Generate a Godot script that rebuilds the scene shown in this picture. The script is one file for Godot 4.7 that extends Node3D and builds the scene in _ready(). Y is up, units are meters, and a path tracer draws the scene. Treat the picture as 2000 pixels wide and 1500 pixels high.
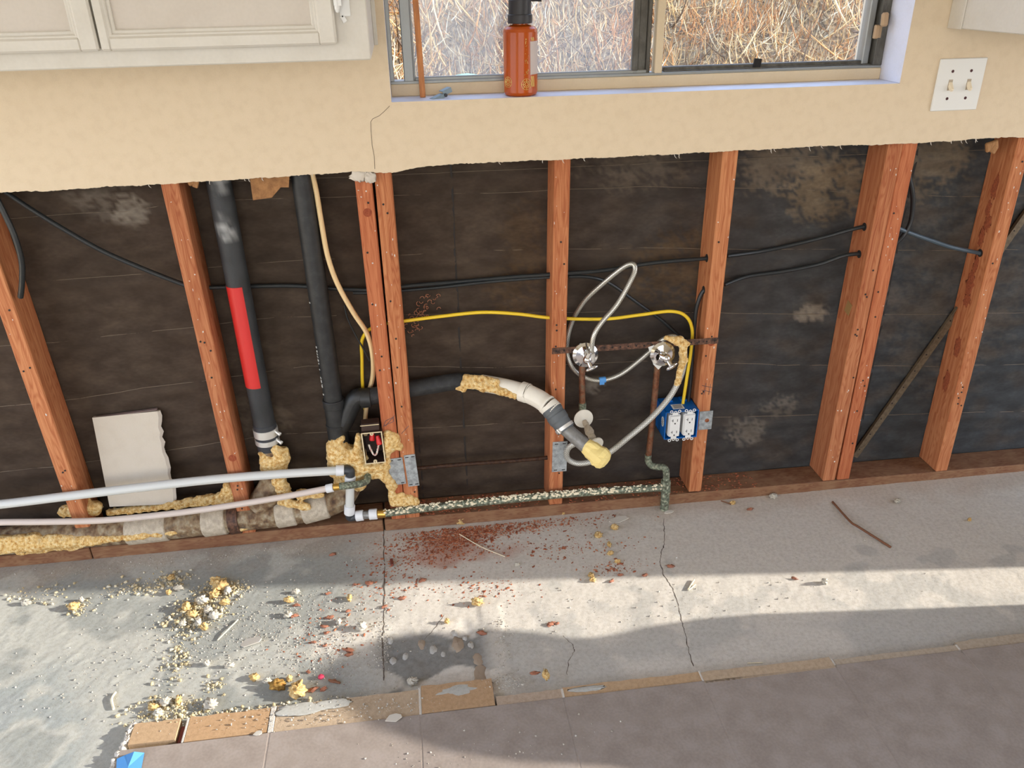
extends Node3D
# A kitchen wall opened up for plumbing: cream drywall above, bare studs, pipes and building paper below.
# World: x runs along the wall, y is up, z comes out of the wall into the room; drywall face z = 0, slab y = 0.

var rng := RandomNumberGenerator.new()
var used := {}
var M := {}
var T := {}
var noise := FastNoiseLite.new()
var fine := FastNoiseLite.new()
const SF := -0.0125     # stud faces
const PAPER := -0.103   # building paper

# ---------------------------------------------------------------- mesh builder
class MB:
	var v := PackedVector3Array()
	var uv := PackedVector2Array()
	var c := PackedColorArray()
	var idx := PackedInt32Array()
	var col := Color.WHITE
	func vert(p: Vector3, t := Vector2.ZERO) -> int:
		v.append(p); uv.append(t); c.append(col)
		return v.size() - 1
	func tri(a: int, b: int, d: int) -> void:
		idx.append(a); idx.append(b); idx.append(d)
	func face(pts: Array, out: Vector3) -> void:
		var n: Vector3 = (pts[2] - pts[0]).cross(pts[1] - pts[0])
		var flip := n.dot(out) < 0.0
		var s := v.size()
		for p in pts: vert(p, Vector2(p.x + p.z, p.y))
		for k in range(1, pts.size() - 1):
			if flip: tri(s, s + k + 1, s + k)
			else: tri(s, s + k, s + k + 1)
	func box(xf: Transform3D, size: Vector3, b := 0.0015) -> void:
		var h := size * 0.5
		b = minf(b, minf(h.x, minf(h.y, h.z)) * 0.6)
		var q := func(sx, sy, sz, ax) -> Vector3:
			var p := Vector3(sx * h.x, sy * h.y, sz * h.z)
			var s := [sx, sy, sz]
			for k in 3:
				if k != ax: p[k] -= s[k] * b
			return xf * p
		var o := xf.basis
		for ax in 3:
			var u := (ax + 1) % 3
			var w := (ax + 2) % 3
			for s in [-1, 1]:
				var pts := []
				for k in [[-1, -1], [1, -1], [1, 1], [-1, 1]]:
					var g := [0, 0, 0]
					g[ax] = s; g[u] = k[0]; g[w] = k[1]
					pts.append(q.call(g[0], g[1], g[2], ax))
				var d := Vector3.ZERO
				d[ax] = s
				face(pts, o * d)
			for su in [-1, 1]:
				for sw in [-1, 1]:
					var pts := []
					for k in [[-1, u], [1, u], [1, w], [-1, w]]:
						var g := [0, 0, 0]
						g[ax] = k[0]; g[u] = su; g[w] = sw
						pts.append(q.call(g[0], g[1], g[2], k[1]))
					var d := Vector3.ZERO
					d[u] = su; d[w] = sw
					face(pts, o * d)
		for sx in [-1, 1]:
			for sy in [-1, 1]:
				for sz in [-1, 1]:
					face([q.call(sx, sy, sz, 0), q.call(sx, sy, sz, 1), q.call(sx, sy, sz, 2)], o * Vector3(sx, sy, sz))
	# box from two corners
	func bb(a: Vector3, b: Vector3, bev := 0.0015) -> void:
		box(Transform3D(Basis(), (a + b) * 0.5), (b - a).abs(), bev)
	func tube(pts: Array, r, sides := 12, caps := true) -> void:
		var n := pts.size()
		var t0: Vector3 = (pts[1] - pts[0]).normalized()
		var nx := t0.cross(Vector3.UP if absf(t0.y) < 0.9 else Vector3.RIGHT).normalized()
		var start := v.size()
		var along := 0.0
		for i in n:
			var t: Vector3
			if i == 0: t = t0
			elif i == n - 1: t = (pts[i] - pts[i - 1]).normalized()
			else: t = (pts[i + 1] - pts[i - 1]).normalized()
			nx = (nx - t * nx.dot(t)).normalized()
			var ny := t.cross(nx)
			var rad: float = r[i] if r is Array else r
			if i > 0: along += pts[i].distance_to(pts[i - 1])
			for k in sides + 1:
				var a := TAU * k / sides
				vert(pts[i] + (nx * cos(a) + ny * sin(a)) * rad, Vector2(float(k) / sides, along))
		var w := sides + 1
		for i in n - 1:
			for k in sides:
				var a := start + i * w + k
				tri(a, a + w, a + 1)
				tri(a + 1, a + w, a + w + 1)
		if caps:
			for e in [0, n - 1]:
				var d: Vector3 = (pts[0] - pts[1]) if e == 0 else (pts[n - 1] - pts[n - 2])
				var ring := []
				for k in sides: ring.append(v[start + e * w + k])
				face(ring, d)
	# profile of [radius, along] pairs turned about xf's y axis; hard edges
	func lathe(xf: Transform3D, prof: Array, sides := 24, from := 0.0, sweep := TAU) -> void:
		for i in prof.size() - 1:
			var a: Array = prof[i]
			var b: Array = prof[i + 1]
			var s := v.size()
			for k in sides + 1:
				var g := from + sweep * k / sides
				var d := Vector3(cos(g), 0, sin(g))
				vert(xf * (d * a[0] + Vector3.UP * a[1]), Vector2(float(k) / sides, a[1]))
				vert(xf * (d * b[0] + Vector3.UP * b[1]), Vector2(float(k) / sides, b[1]))
			for k in sides:
				var p := s + k * 2
				tri(p, p + 1, p + 2)
				tri(p + 2, p + 1, p + 3)
	func lump(at: Vector3, rad: Vector3, nz: FastNoiseLite, amp: float, freq: float, seed_off: float, rings := 8, sect := 12) -> void:
		var s := v.size()
		for i in rings + 1:
			var th := PI * i / rings
			for k in sect:
				var ph := TAU * k / sect
				var d := Vector3(sin(th) * cos(ph), cos(th), sin(th) * sin(ph))
				var m := 1.0 + amp * nz.get_noise_3dv(d * freq + Vector3(seed_off, seed_off * 0.7, -seed_off))
				vert(at + d * rad * m, Vector2(float(k) / sect, float(i) / rings))
		for i in rings:
			for k in sect:
				var a := s + i * sect + k
				var b := s + i * sect + (k + 1) % sect
				tri(a, b, a + sect)
				tri(b, b + sect, a + sect)
	func mesh(origin := Vector3.ZERO, colored := false) -> ArrayMesh:
		var nn := PackedVector3Array()
		nn.resize(v.size())
		for i in range(0, idx.size(), 3):
			var a := v[idx[i]]
			var f := (v[idx[i + 2]] - a).cross(v[idx[i + 1]] - a)
			nn[idx[i]] += f; nn[idx[i + 1]] += f; nn[idx[i + 2]] += f
		var p := v.duplicate()
		for i in p.size():
			p[i] -= origin
			nn[i] = nn[i].normalized() if nn[i].length_squared() > 0.0 else Vector3.UP
		var arr := []
		arr.resize(Mesh.ARRAY_MAX)
		arr[Mesh.ARRAY_VERTEX] = p
		arr[Mesh.ARRAY_NORMAL] = nn
		arr[Mesh.ARRAY_TEX_UV] = uv
		if colored: arr[Mesh.ARRAY_COLOR] = c
		arr[Mesh.ARRAY_INDEX] = idx
		var m := ArrayMesh.new()
		m.add_surface_from_arrays(Mesh.PRIMITIVE_TRIANGLES, arr)
		return m

# surface nets of a field on a grid
func nets(lo: Vector3, hi: Vector3, cell: float, f: Callable) -> MB:
	var b := MB.new()
	var nx := int((hi.x - lo.x) / cell) + 2
	var ny := int((hi.y - lo.y) / cell) + 2
	var nz := int((hi.z - lo.z) / cell) + 2
	var g := PackedFloat32Array()
	g.resize(nx * ny * nz)
	var at := 0
	for k in nz:
		for j in ny:
			for i in nx:
				g[at] = f.call(lo + Vector3(i, j, k) * cell)
				at += 1
	var sy := nx
	var sz := nx * ny
	var ids := {}
	var offs := [0, 1, sy, sy + 1, sz, sz + 1, sz + sy, sz + sy + 1]
	for k in nz - 1:
		for j in ny - 1:
			for i in nx - 1:
				var base := i + j * sy + k * sz
				var m := 0
				for q in 8:
					if g[base + offs[q]] < 0.0: m |= 1 << q
				if m == 0 or m == 255: continue
				var p := Vector3.ZERO
				var cnt := 0
				for e in [[0, 1], [2, 3], [4, 5], [6, 7], [0, 2], [1, 3], [4, 6], [5, 7], [0, 4], [1, 5], [2, 6], [3, 7]]:
					var a: float = g[base + offs[e[0]]]
					var d: float = g[base + offs[e[1]]]
					if (a < 0.0) != (d < 0.0):
						var t := a / (a - d)
						var q0 := Vector3(e[0] & 1, (e[0] >> 1) & 1, e[0] >> 2)
						var q1 := Vector3(e[1] & 1, (e[1] >> 1) & 1, e[1] >> 2)
						p += q0.lerp(q1, t)
						cnt += 1
				ids[base] = b.vert(lo + (Vector3(i, j, k) + p / cnt) * cell)
	for base in ids:
		var ins := g[base] < 0.0
		for ax in 3:
			var st: int = [1, sy, sz][ax]
			var u: int = [sy, sz, 1][ax]
			var w: int = [sz, 1, sy][ax]
			if base + st >= g.size() or (g[base + st] < 0.0) == ins: continue
			if not (ids.has(base - u) and ids.has(base - w) and ids.has(base - u - w)): continue
			var a: int = ids[base]
			var d: int = ids[base - u]
			var e: int = ids[base - u - w]
			var h: int = ids[base - w]
			if ins:
				b.tri(a, e, d); b.tri(a, h, e)
			else:
				b.tri(a, d, e); b.tri(a, e, h)
	return b

func capsule(p: Vector3, a: Vector3, b: Vector3, ra: float, rb: float) -> float:
	var ab := b - a
	var t := clampf((p - a).dot(ab) / maxf(ab.length_squared(), 1e-9), 0.0, 1.0)
	return p.distance_to(a + ab * t) - lerpf(ra, rb, t)

# lumpy cured foam round a list of [a, b, radius a, radius b]
func foam_mesh(caps: Array, cell: float, amp: float, freq: float, lift := -10.0) -> MB:
	var lo := Vector3.INF
	var hi := -Vector3.INF
	for k in caps:
		for e in 2:
			var r: Vector3 = Vector3.ONE * (k[2 + e] + amp + 2.0 * cell)
			lo = lo.min(k[e] - r); hi = hi.max(k[e] + r)
	lo.y = maxf(lo.y, lift)
	return nets(lo, hi, cell, func(p: Vector3) -> float:
		var d := 1.0
		for k in caps:
			var q := capsule(p, k[0], k[1], k[2], k[3])
			var h := clampf(0.5 + 0.5 * (d - q) / 0.008, 0.0, 1.0)
			d = lerpf(d, q, h) - 0.008 * h * (1.0 - h)
		if d > amp * 2.0 + cell * 2.0: return d
		return d + amp * (noise.get_noise_3dv(p * freq) + 0.6 * fine.get_noise_3dv(p * freq * 2.6)))

func smooth(pts: Array, per := 8) -> Array:
	var r := []
	var n := pts.size()
	for i in n - 1:
		var a: Vector3 = pts[maxi(i - 1, 0)]
		var b: Vector3 = pts[i]
		var c: Vector3 = pts[i + 1]
		var d: Vector3 = pts[mini(i + 2, n - 1)]
		for k in per:
			r.append(b.cubic_interpolate(c, a, d, float(k) / per))
	r.append(pts[n - 1])
	return r

# ---------------------------------------------------------------- scene helpers
func numbered(called: String) -> String:
	var n: int = used.get(called, 0)
	used[called] = n + 1
	return called if n == 0 else "%s_%03d" % [called, n]

func tag(o: Node3D, label: String, category: String, group := "", kind := "") -> void:
	if label: o.set_meta("label", label)
	if category: o.set_meta("category", category)
	if group: o.set_meta("group", group)
	if kind: o.set_meta("kind", kind)

func thing(called: String, label: String, category: String, at := Vector3.ZERO, group := "", kind := "") -> Node3D:
	var o := Node3D.new()
	o.name = numbered(called)
	add_child(o)
	o.position = at
	tag(o, label, category, group, kind)
	return o

# a part whose mesh was built in world coordinates
func part(parent: Node3D, called: String, b: MB, m: Material, colored := false) -> MeshInstance3D:
	var mi := MeshInstance3D.new()
	mi.name = called
	var off := Vector3.ZERO
	var p: Node = parent
	while p != self:
		off += (p as Node3D).position
		p = p.get_parent()
	mi.mesh = b.mesh(off, colored)
	mi.material_override = m
	parent.add_child(mi, true)
	return mi

func solo(called: String, b: MB, m: Material, label: String, category: String, at := Vector3.ZERO, group := "", kind := "", colored := false) -> MeshInstance3D:
	var mi := MeshInstance3D.new()
	mi.name = numbered(called)
	mi.mesh = b.mesh(at, colored)
	mi.material_override = m
	add_child(mi)
	mi.position = at
	tag(mi, label, category, group, kind)
	return mi

func shared(called: String, mesh: Mesh, m: Material, xf: Transform3D, parent: Node3D) -> MeshInstance3D:
	var mi := MeshInstance3D.new()
	mi.name = called
	mi.mesh = mesh
	mi.material_override = m
	parent.add_child(mi, true)
	mi.transform = xf
	return mi

func turned(y: Vector3, at: Vector3) -> Transform3D:   # a frame whose y axis is y
	y = y.normalized()
	var x := y.cross(Vector3.FORWARD if absf(y.z) < 0.9 else Vector3.RIGHT).normalized()
	return Transform3D(Basis(x, y, x.cross(y)), at)

# ---------------------------------------------------------------- textures and materials
func tex(w: int, h: int, f: Callable) -> ImageTexture:
	var im := Image.create(w, h, false, Image.FORMAT_RGB8)
	for j in h:
		for i in w:
			im.set_pixel(i, j, f.call(i, j))
	return ImageTexture.create_from_image(im)

func grain(seed_: int, freq: float, w: int, oct := 4, type := FastNoiseLite.TYPE_SIMPLEX_SMOOTH) -> Image:
	var n := FastNoiseLite.new()
	n.seed = seed_
	n.frequency = freq
	n.noise_type = type
	n.fractal_octaves = oct
	return n.get_seamless_image(w, w, false, false, 0.15)

# colour texture: ramp between colours by one noise, times a second fine noise
func ramp_tex(seed_: int, freq: float, w: int, colors: Array, fine_amt := 0.15, type := FastNoiseLite.TYPE_SIMPLEX_SMOOTH) -> ImageTexture:
	var a := grain(seed_, freq, w, 5, type).get_data()
	var b := grain(seed_ + 7, 0.11, w, 2).get_data()
	var n := colors.size() - 1
	var out := PackedByteArray()
	out.resize(w * w * 3)
	for i in w * w:
		var t := clampf((a[i] / 255.0 - 0.18) / 0.64, 0.0, 0.9999) * n
		var k := int(t)
		var col: Color = (colors[k] as Color).lerp(colors[k + 1], t - k)
		var m := 1.0 + fine_amt * (b[i] / 127.5 - 1.0)
		out[i * 3] = clampi(int(col.r * m * 255.0), 0, 255)
		out[i * 3 + 1] = clampi(int(col.g * m * 255.0), 0, 255)
		out[i * 3 + 2] = clampi(int(col.b * m * 255.0), 0, 255)
	return ImageTexture.create_from_image(Image.create_from_data(w, w, false, Image.FORMAT_RGB8, out))

func gray_tex(im: Image) -> ImageTexture:
	return ImageTexture.create_from_image(im)

func mat(col: Color, rough := 0.7, metal := 0.0, o := {}) -> StandardMaterial3D:
	var m := StandardMaterial3D.new()
	m.albedo_color = col
	m.roughness = rough
	m.metallic = metal
	m.metallic_specular = o.get("spec", 0.5)
	if o.has("tex"): m.albedo_texture = o.tex
	if o.has("bump"):
		m.heightmap_enabled = true
		m.heightmap_texture = o.bump
		m.heightmap_scale = o.get("depth", 0.1)
	if o.has("tri"):
		m.uv1_triplanar = true
		m.uv1_world_triplanar = o.get("world", false)
		m.uv1_scale = o.tri
		m.uv1_offset = o.get("off", Vector3.ZERO)
	m.vertex_color_use_as_albedo = o.get("vc", false)
	return m

func srgb(r: int, g: int, b: int) -> Color:
	return Color(r / 255.0, g / 255.0, b / 255.0)

func lin(r: int, g: int, b: int) -> Color:
	return srgb(r, g, b).srgb_to_linear()

func make_materials() -> void:
	var W := 512
	# Douglas fir: streaks along v
	var g1 := grain(3, 0.02, W, 3).get_data()
	var g2 := grain(9, 0.006, W, 3).get_data()
	var g3 := grain(21, 0.05, W, 3).get_data()
	var sap := srgb(232, 172, 128)
	var late := srgb(172, 98, 64)
	var rings := func(i: int, j: int) -> Color:
		var warp := (g2[j * W + i] / 255.0 - 0.5) * 7.0
		var x := float(i) / W * 22.0 + warp
		var ring := pow(0.5 + 0.5 * sin(x * TAU * 1.0), 2.0)
		var streak := g1[((j / 10) % W) * W + i] / 255.0
		var blot := g3[((j / 3) % W) * W + (i / 2)] / 255.0
		var t := clampf(0.10 + 0.34 * ring + 0.55 * (streak - 0.4) + 0.5 * (blot - 0.5), 0.0, 1.0)
		return sap.lerp(late, t)
	T.wood = tex(W, W, rings)
	T.peel = gray_tex(grain(31, 0.05, W, 3))
	T.pebble = gray_tex(grain(37, 0.09, W, 4))
	T.wide = gray_tex(grain(41, 0.012, W, 5))
	T.paint = ramp_tex(43, 0.01, W, [srgb(249, 248, 246), srgb(253, 253, 252), srgb(255, 255, 255)], 0.012)
	T.slab = ramp_tex(47, 0.03, W, [srgb(236, 234, 231), srgb(245, 244, 242), srgb(250, 249, 248), srgb(255, 255, 255)], 0.04)
	T.smooth = ramp_tex(49, 0.012, W, [srgb(236, 234, 232), srgb(246, 245, 243), srgb(255, 255, 255)], 0.04)
	T.dusty = ramp_tex(53, 0.02, W, [srgb(206, 200, 194), srgb(228, 224, 219), srgb(250, 247, 242)], 0.06)
	T.foam = ramp_tex(59, 0.035, W, [srgb(164, 112, 54), srgb(208, 168, 102), srgb(224, 194, 136), srgb(234, 216, 172)], 0.14)
	T.rust = ramp_tex(61, 0.03, W, [srgb(72, 52, 38), srgb(118, 92, 66), srgb(146, 128, 100), srgb(170, 158, 136)], 0.12)
	T.strap = ramp_tex(63, 0.04, W, [srgb(54, 40, 34), srgb(92, 64, 50), srgb(122, 88, 68)], 0.2)
	T.zinc = ramp_tex(67, 0.03, W, [srgb(140, 144, 144), srgb(160, 165, 166), srgb(178, 183, 184)], 0.08)
	T.verdigris = ramp_tex(71, 0.03, W, [srgb(74, 62, 48), srgb(96, 100, 84), srgb(120, 132, 112), srgb(196, 190, 166)], 0.16)
	T.copper = ramp_tex(73, 0.02, W, [srgb(92, 58, 42), srgb(142, 92, 66), srgb(126, 108, 88)], 0.12)
	T.black_pipe = ramp_tex(79, 0.02, W, [srgb(30, 30, 30), srgb(38, 39, 40), srgb(52, 52, 51)], 0.1)
	T.soil = ramp_tex(83, 0.04, W, [srgb(84, 66, 48), srgb(150, 122, 88), srgb(196, 168, 128)], 0.2)
	# woven steel of a braided hose, u around, v along in metres
	T.braid = tex(64, 64, func(i: int, j: int) -> Color:
		var a := 0.5 + 0.5 * sin((i + j) * TAU / 8.0)
		var b := 0.5 + 0.5 * sin((i - j) * TAU / 8.0)
		var k := 0.62 + 0.38 * maxf(a, b)
		return Color(k, k, k * 0.98))

	M.drywall = mat(srgb(217, 198, 170), 0.75, 0, {tex = T.paint, bump = T.peel, depth = 0.012, tri = Vector3(6, 6, 6), world = true})
	M.gypsum = mat(srgb(212, 206, 196), 0.9)
	M.sky_tinted_trim = mat(srgb(214, 214, 225), 0.55, 0, {tex = T.paint, tri = Vector3(3, 3, 3), world = true})  # blue of the sky light mixed into the white paint colour
	M.ledge = mat(srgb(212, 192, 160), 0.6, 0, {tex = T.paint, tri = Vector3(3, 3, 3), world = true})
	M.cabinet = mat(srgb(206, 200, 189), 0.42, 0, {tex = T.paint, bump = T.wide, depth = 0.006, tri = Vector3(2, 2, 2)})
	M.dark = mat(srgb(26, 22, 20), 0.8)
	M.wall = mat(srgb(226, 212, 186), 0.8)
	M.plate = mat(srgb(152, 154, 150), 0.8, 0, {tex = T.wood, bump = T.wood, depth = 0.05, tri = Vector3(1.2, 9, 9)})
	M.paper = mat(srgb(137, 137, 137), 0.8, 0, {tex = T.dusty, bump = T.wide, depth = 0.06, tri = Vector3(1.0, 2.0, 1.0), vc = true, spec = 0.3})
	M.wire = mat(srgb(120, 106, 90), 0.6)
	M.slab = mat(Color.WHITE, 0.9, 0, {tex = T.slab, bump = T.pebble, depth = 0.018, tri = Vector3(5, 5, 5), world = true, vc = true, spec = 0.25})
	M.tile = mat(srgb(186, 160, 130), 0.8, 0, {tex = T.slab, bump = T.pebble, depth = 0.02, tri = Vector3(5, 5, 5), world = true, spec = 0.3})
	M.tile_gray = mat(srgb(158, 146, 137), 0.85, 0, {tex = T.smooth, bump = T.pebble, depth = 0.012, tri = Vector3(2.2, 2.2, 2.2), world = true, spec = 0.3})
	M.grout = mat(srgb(206, 198, 186), 0.95, 0, {bump = T.pebble, depth = 0.1, tri = Vector3(9, 9, 9), world = true})
	M.crack = mat(srgb(92, 80, 70), 1.0)
	M.foam = mat(Color.WHITE, 0.8, 0, {tex = T.foam, bump = T.pebble, depth = 0.15, tri = Vector3(5, 5, 5), world = true, spec = 0.3})
	M.foam_chunk = mat(srgb(236, 234, 230), 0.85, 0, {tex = T.foam, tri = Vector3(9, 9, 9)})
	M.crumb = mat(srgb(232, 220, 190), 0.9)
	M.mortar = mat(srgb(206, 198, 184), 0.95)
	M.chip = mat(srgb(154, 100, 76), 0.85)
	M.sawdust = mat(srgb(166, 92, 60), 0.9)
	M.rust = mat(Color.WHITE, 0.8, 0.05, {tex = T.rust, bump = T.pebble, depth = 0.06, tri = Vector3(2.4, 2.4, 2.4), world = true})
	M.strap = mat(Color.WHITE, 0.6, 0.3, {tex = T.strap, tri = Vector3(3, 3, 3), world = true})
	M.zinc = mat(Color.WHITE, 0.5, 0.3, {tex = T.zinc, tri = Vector3(3, 3, 3), world = true})
	M.steel = mat(srgb(222, 220, 214), 0.38, 0.6)
	M.chrome = mat(srgb(226, 226, 228), 0.08, 1.0)
	M.aluminium = mat(srgb(150, 152, 150), 0.45, 0.55, {tex = T.paint, tri = Vector3(6, 2, 6), world = true})
	M.aluminium_dark = mat(srgb(104, 102, 96), 0.6, 0.4, {tex = T.dusty, tri = Vector3(5, 2, 5), world = true})
	M.verdigris = mat(Color.WHITE, 0.65, 0.3, {tex = T.verdigris, bump = T.pebble, depth = 0.08, tri = Vector3(6, 6, 6), world = true})
	M.copper = mat(Color.WHITE, 0.5, 0.6, {tex = T.copper, tri = Vector3(4, 4, 4), world = true})
	M.brass = mat(srgb(206, 164, 84), 0.35, 0.9)
	M.abs = mat(srgb(228, 228, 228), 0.5, 0, {tex = T.black_pipe, tri = Vector3(3, 3, 3), world = true})
	M.old_pipe = mat(Color.WHITE, 0.7, 0, {tex = T.black_pipe, bump = T.pebble, depth = 0.05, tri = Vector3(4, 4, 4), world = true})
	M.pvc = mat(srgb(232, 226, 212), 0.5, 0, {tex = T.paint, tri = Vector3(6, 6, 6), world = true})
	M.rubber = mat(srgb(92, 96, 98), 0.6)
	M.gray_pipe = mat(srgb(150, 152, 152), 0.4, 0.3, {tex = T.dusty, tri = Vector3(6, 6, 6), world = true})
	M.pex = mat(srgb(206, 207, 203), 0.4, 0, {spec = 0.5})
	M.pex_red = mat(srgb(206, 192, 182), 0.4)
	M.ring = mat(srgb(220, 221, 222), 0.45)
	M.fitting = mat(srgb(52, 54, 58), 0.45)
	M.red_tape = mat(srgb(200, 44, 40), 0.42)
	M.cable_black = mat(srgb(34, 38, 40), 0.42)
	M.cable_cream = mat(srgb(226, 196, 146), 0.45)
	M.cable_yellow = mat(srgb(232, 196, 44), 0.42)
	M.hose = mat(srgb(206, 204, 198), 0.34, 0.7, {tex = T.braid})
	M.hose.uv1_scale = Vector3(1, 16, 1)
	M.hose_gray = mat(srgb(200, 198, 192), 0.42, 0.35, {tex = T.braid})
	M.hose_gray.uv1_scale = Vector3(1, 16, 1)
	M.blue_tape = mat(srgb(84, 150, 214), 0.6)
	M.blue_box = mat(srgb(0, 96, 176), 0.4)
	M.blue_dark = mat(srgb(8, 44, 96), 0.5)
	M.device = mat(srgb(222, 221, 217), 0.35)
	M.almond = mat(srgb(234, 220, 194), 0.4)
	M.slot = mat(srgb(40, 36, 34), 0.8)
	M.sticker = mat(srgb(222, 222, 216), 0.6)
	M.print = mat(srgb(96, 88, 84), 0.7)
	M.ink = mat(srgb(206, 206, 200), 0.7)
	M.bakelite = mat(srgb(58, 40, 32), 0.5)
	M.bag = mat(srgb(238, 214, 138), 0.6)
	M.bag.backlight = Color(0.3, 0.26, 0.14)
	M.kraft = mat(srgb(168, 122, 78), 0.85, 0, {tex = T.dusty, tri = Vector3(4, 4, 4), world = true})
	M.amber = mat(srgb(178, 78, 18), 0.14, 0, {spec = 0.5})
	M.amber.refraction_enabled = true
	M.amber.refraction_scale = 0.05
	M.gold = mat(srgb(232, 206, 128), 0.35, 0.6)
	M.black_plastic = mat(srgb(40, 38, 42), 0.45)
	M.wood_strip = mat(srgb(206, 134, 76), 0.6, 0, {tex = T.dusty, tri = Vector3(9, 1.2, 9)})
	M.stick = mat(srgb(122, 80, 56), 0.8)
	M.mesh_blue = mat(srgb(126, 142, 150), 0.5, 0.2)
	M.mint = mat(srgb(150, 226, 196), 0.5)
	M.caster_dark = mat(srgb(60, 62, 66), 0.5)  # for the added out-of-view shape that casts the floor shadow
	M.stucco = mat(srgb(214, 200, 176), 0.9)
	M.ground = mat(Color.WHITE, 0.95, 0, {tex = T.soil, bump = T.pebble, depth = 0.6, tri = Vector3(1.5, 1.5, 1.5), world = true})
	M.straw = mat(Color.WHITE, 0.8, 0, {vc = true})
	M.straw.backlight = Color(0.25, 0.22, 0.16)
	M.glass = mat(Color(0.92, 0.96, 0.97, 0.04), 0.03)
	M.glass.transparency = BaseMaterial3D.TRANSPARENCY_ALPHA
	M.glass_dirty = mat(Color(0.80, 0.84, 0.90, 0.15), 0.2)
	M.glass_dirty.transparency = BaseMaterial3D.TRANSPARENCY_ALPHA

func stud_material(k: int) -> StandardMaterial3D:
	var tints := [srgb(214, 196, 180), srgb(202, 182, 170), srgb(208, 176, 162), srgb(210, 190, 174), srgb(206, 184, 168)]
	return mat(tints[k % 5], 0.75, 0, {tex = T.wood, bump = T.wood, depth = 0.012, tri = Vector3(6.5, 0.7, 6.5), off = Vector3(k * 0.37, k * 0.61, k * 0.23), spec = 0.35})

# ---------------------------------------------------------------- start
func _ready() -> void:
	rng.seed = 20240611
	noise.seed = 5
	noise.frequency = 1.0
	noise.fractal_octaves = 3
	fine.seed = 17
	fine.frequency = 1.0
	fine.fractal_octaves = 2
	camera_and_light()
	make_materials()
	shell()
	window()
	floor_all()
	paper_and_framing()
	outside()
	cabinets()
	drains()
	supply_lines()
	cables()
	boxes()
	foam_masses()
	sill_things()
	scraps()
	debris()

func camera_and_light() -> void:
	var cam := Camera3D.new()
	cam.name = "camera"
	cam.fov = 50.6435
	cam.near = 0.02
	cam.far = 120.0
	add_child(cam)
	cam.position = Vector3(0, 1.3822, 1.8485)
	cam.rotation = Vector3(-0.469975, -0.122818, -0.019963)
	cam.current = true

	var sm := ProceduralSkyMaterial.new()
	sm.sky_top_color = srgb(140, 168, 208)
	sm.sky_horizon_color = srgb(238, 228, 210)
	sm.sky_curve = 0.2
	sm.ground_bottom_color = srgb(120, 106, 88)
	sm.ground_horizon_color = srgb(196, 190, 178)
	sm.sky_energy_multiplier = 3.2
	sm.ground_energy_multiplier = 1.6
	var sky := Sky.new()
	sky.sky_material = sm
	var env := Environment.new()
	env.background_mode = Environment.BG_SKY
	env.sky = sky
	env.tonemap_mode = Environment.TONE_MAPPER_LINEAR
	env.tonemap_exposure = 0.515
	env.sdfgi_enabled = true
	env.ssao_enabled = true
	env.ssil_enabled = true
	var we := WorldEnvironment.new()
	we.name = "world_environment"
	we.environment = env
	add_child(we)

	# low sun through the glass door on the right; it travels towards -x, a little towards the wall
	var sun := DirectionalLight3D.new()
	sun.name = "sun"
	sun.light_color = srgb(255, 250, 241)
	sun.light_energy = 5.8
	sun.light_angular_distance = 0.55
	sun.shadow_enabled = true
	sun.sky_mode = DirectionalLight3D.SKY_MODE_LIGHT_ONLY
	add_child(sun)
	var el := deg_to_rad(17.0)
	var az := deg_to_rad(6.5)
	var d := Vector3(-cos(el) * cos(az), -sin(el), -cos(el) * sin(az))
	sun.look_at_from_position(Vector3.ZERO, d, Vector3.UP)

# ---------------------------------------------------------------- room shell
const SILL := 1.1365
const WL := -0.0205
const WR := 1.1432
const HEAD := 2.02

func drywall_bottom(x: float) -> float:
	var k := [[-3.0, 0.978], [-0.79, 0.983], [-0.5, 0.986], [-0.33, 0.989], [-0.1, 0.992], [-0.04, 0.987], [0.04, 0.997], [0.12, 1.0], [0.36, 0.999], [0.72, 1.0], [0.98, 1.002], [1.2, 0.999], [1.42, 1.003], [1.55, 1.0], [3.2, 0.995]]
	var y: float = k[0][1]
	for i in k.size() - 1:
		if x >= k[i][0] and x < k[i + 1][0]:
			y = lerpf(k[i][1], k[i + 1][1], smoothstep(0.0, 1.0, (x - k[i][0]) / (k[i + 1][0] - k[i][0])))
	return y + 0.0016 * fine.get_noise_1d(x * 55.0) + 0.0012 * fine.get_noise_1d(x * 240.0 + 40.0) + 0.002 * noise.get_noise_1d(x * 9.0)

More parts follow.
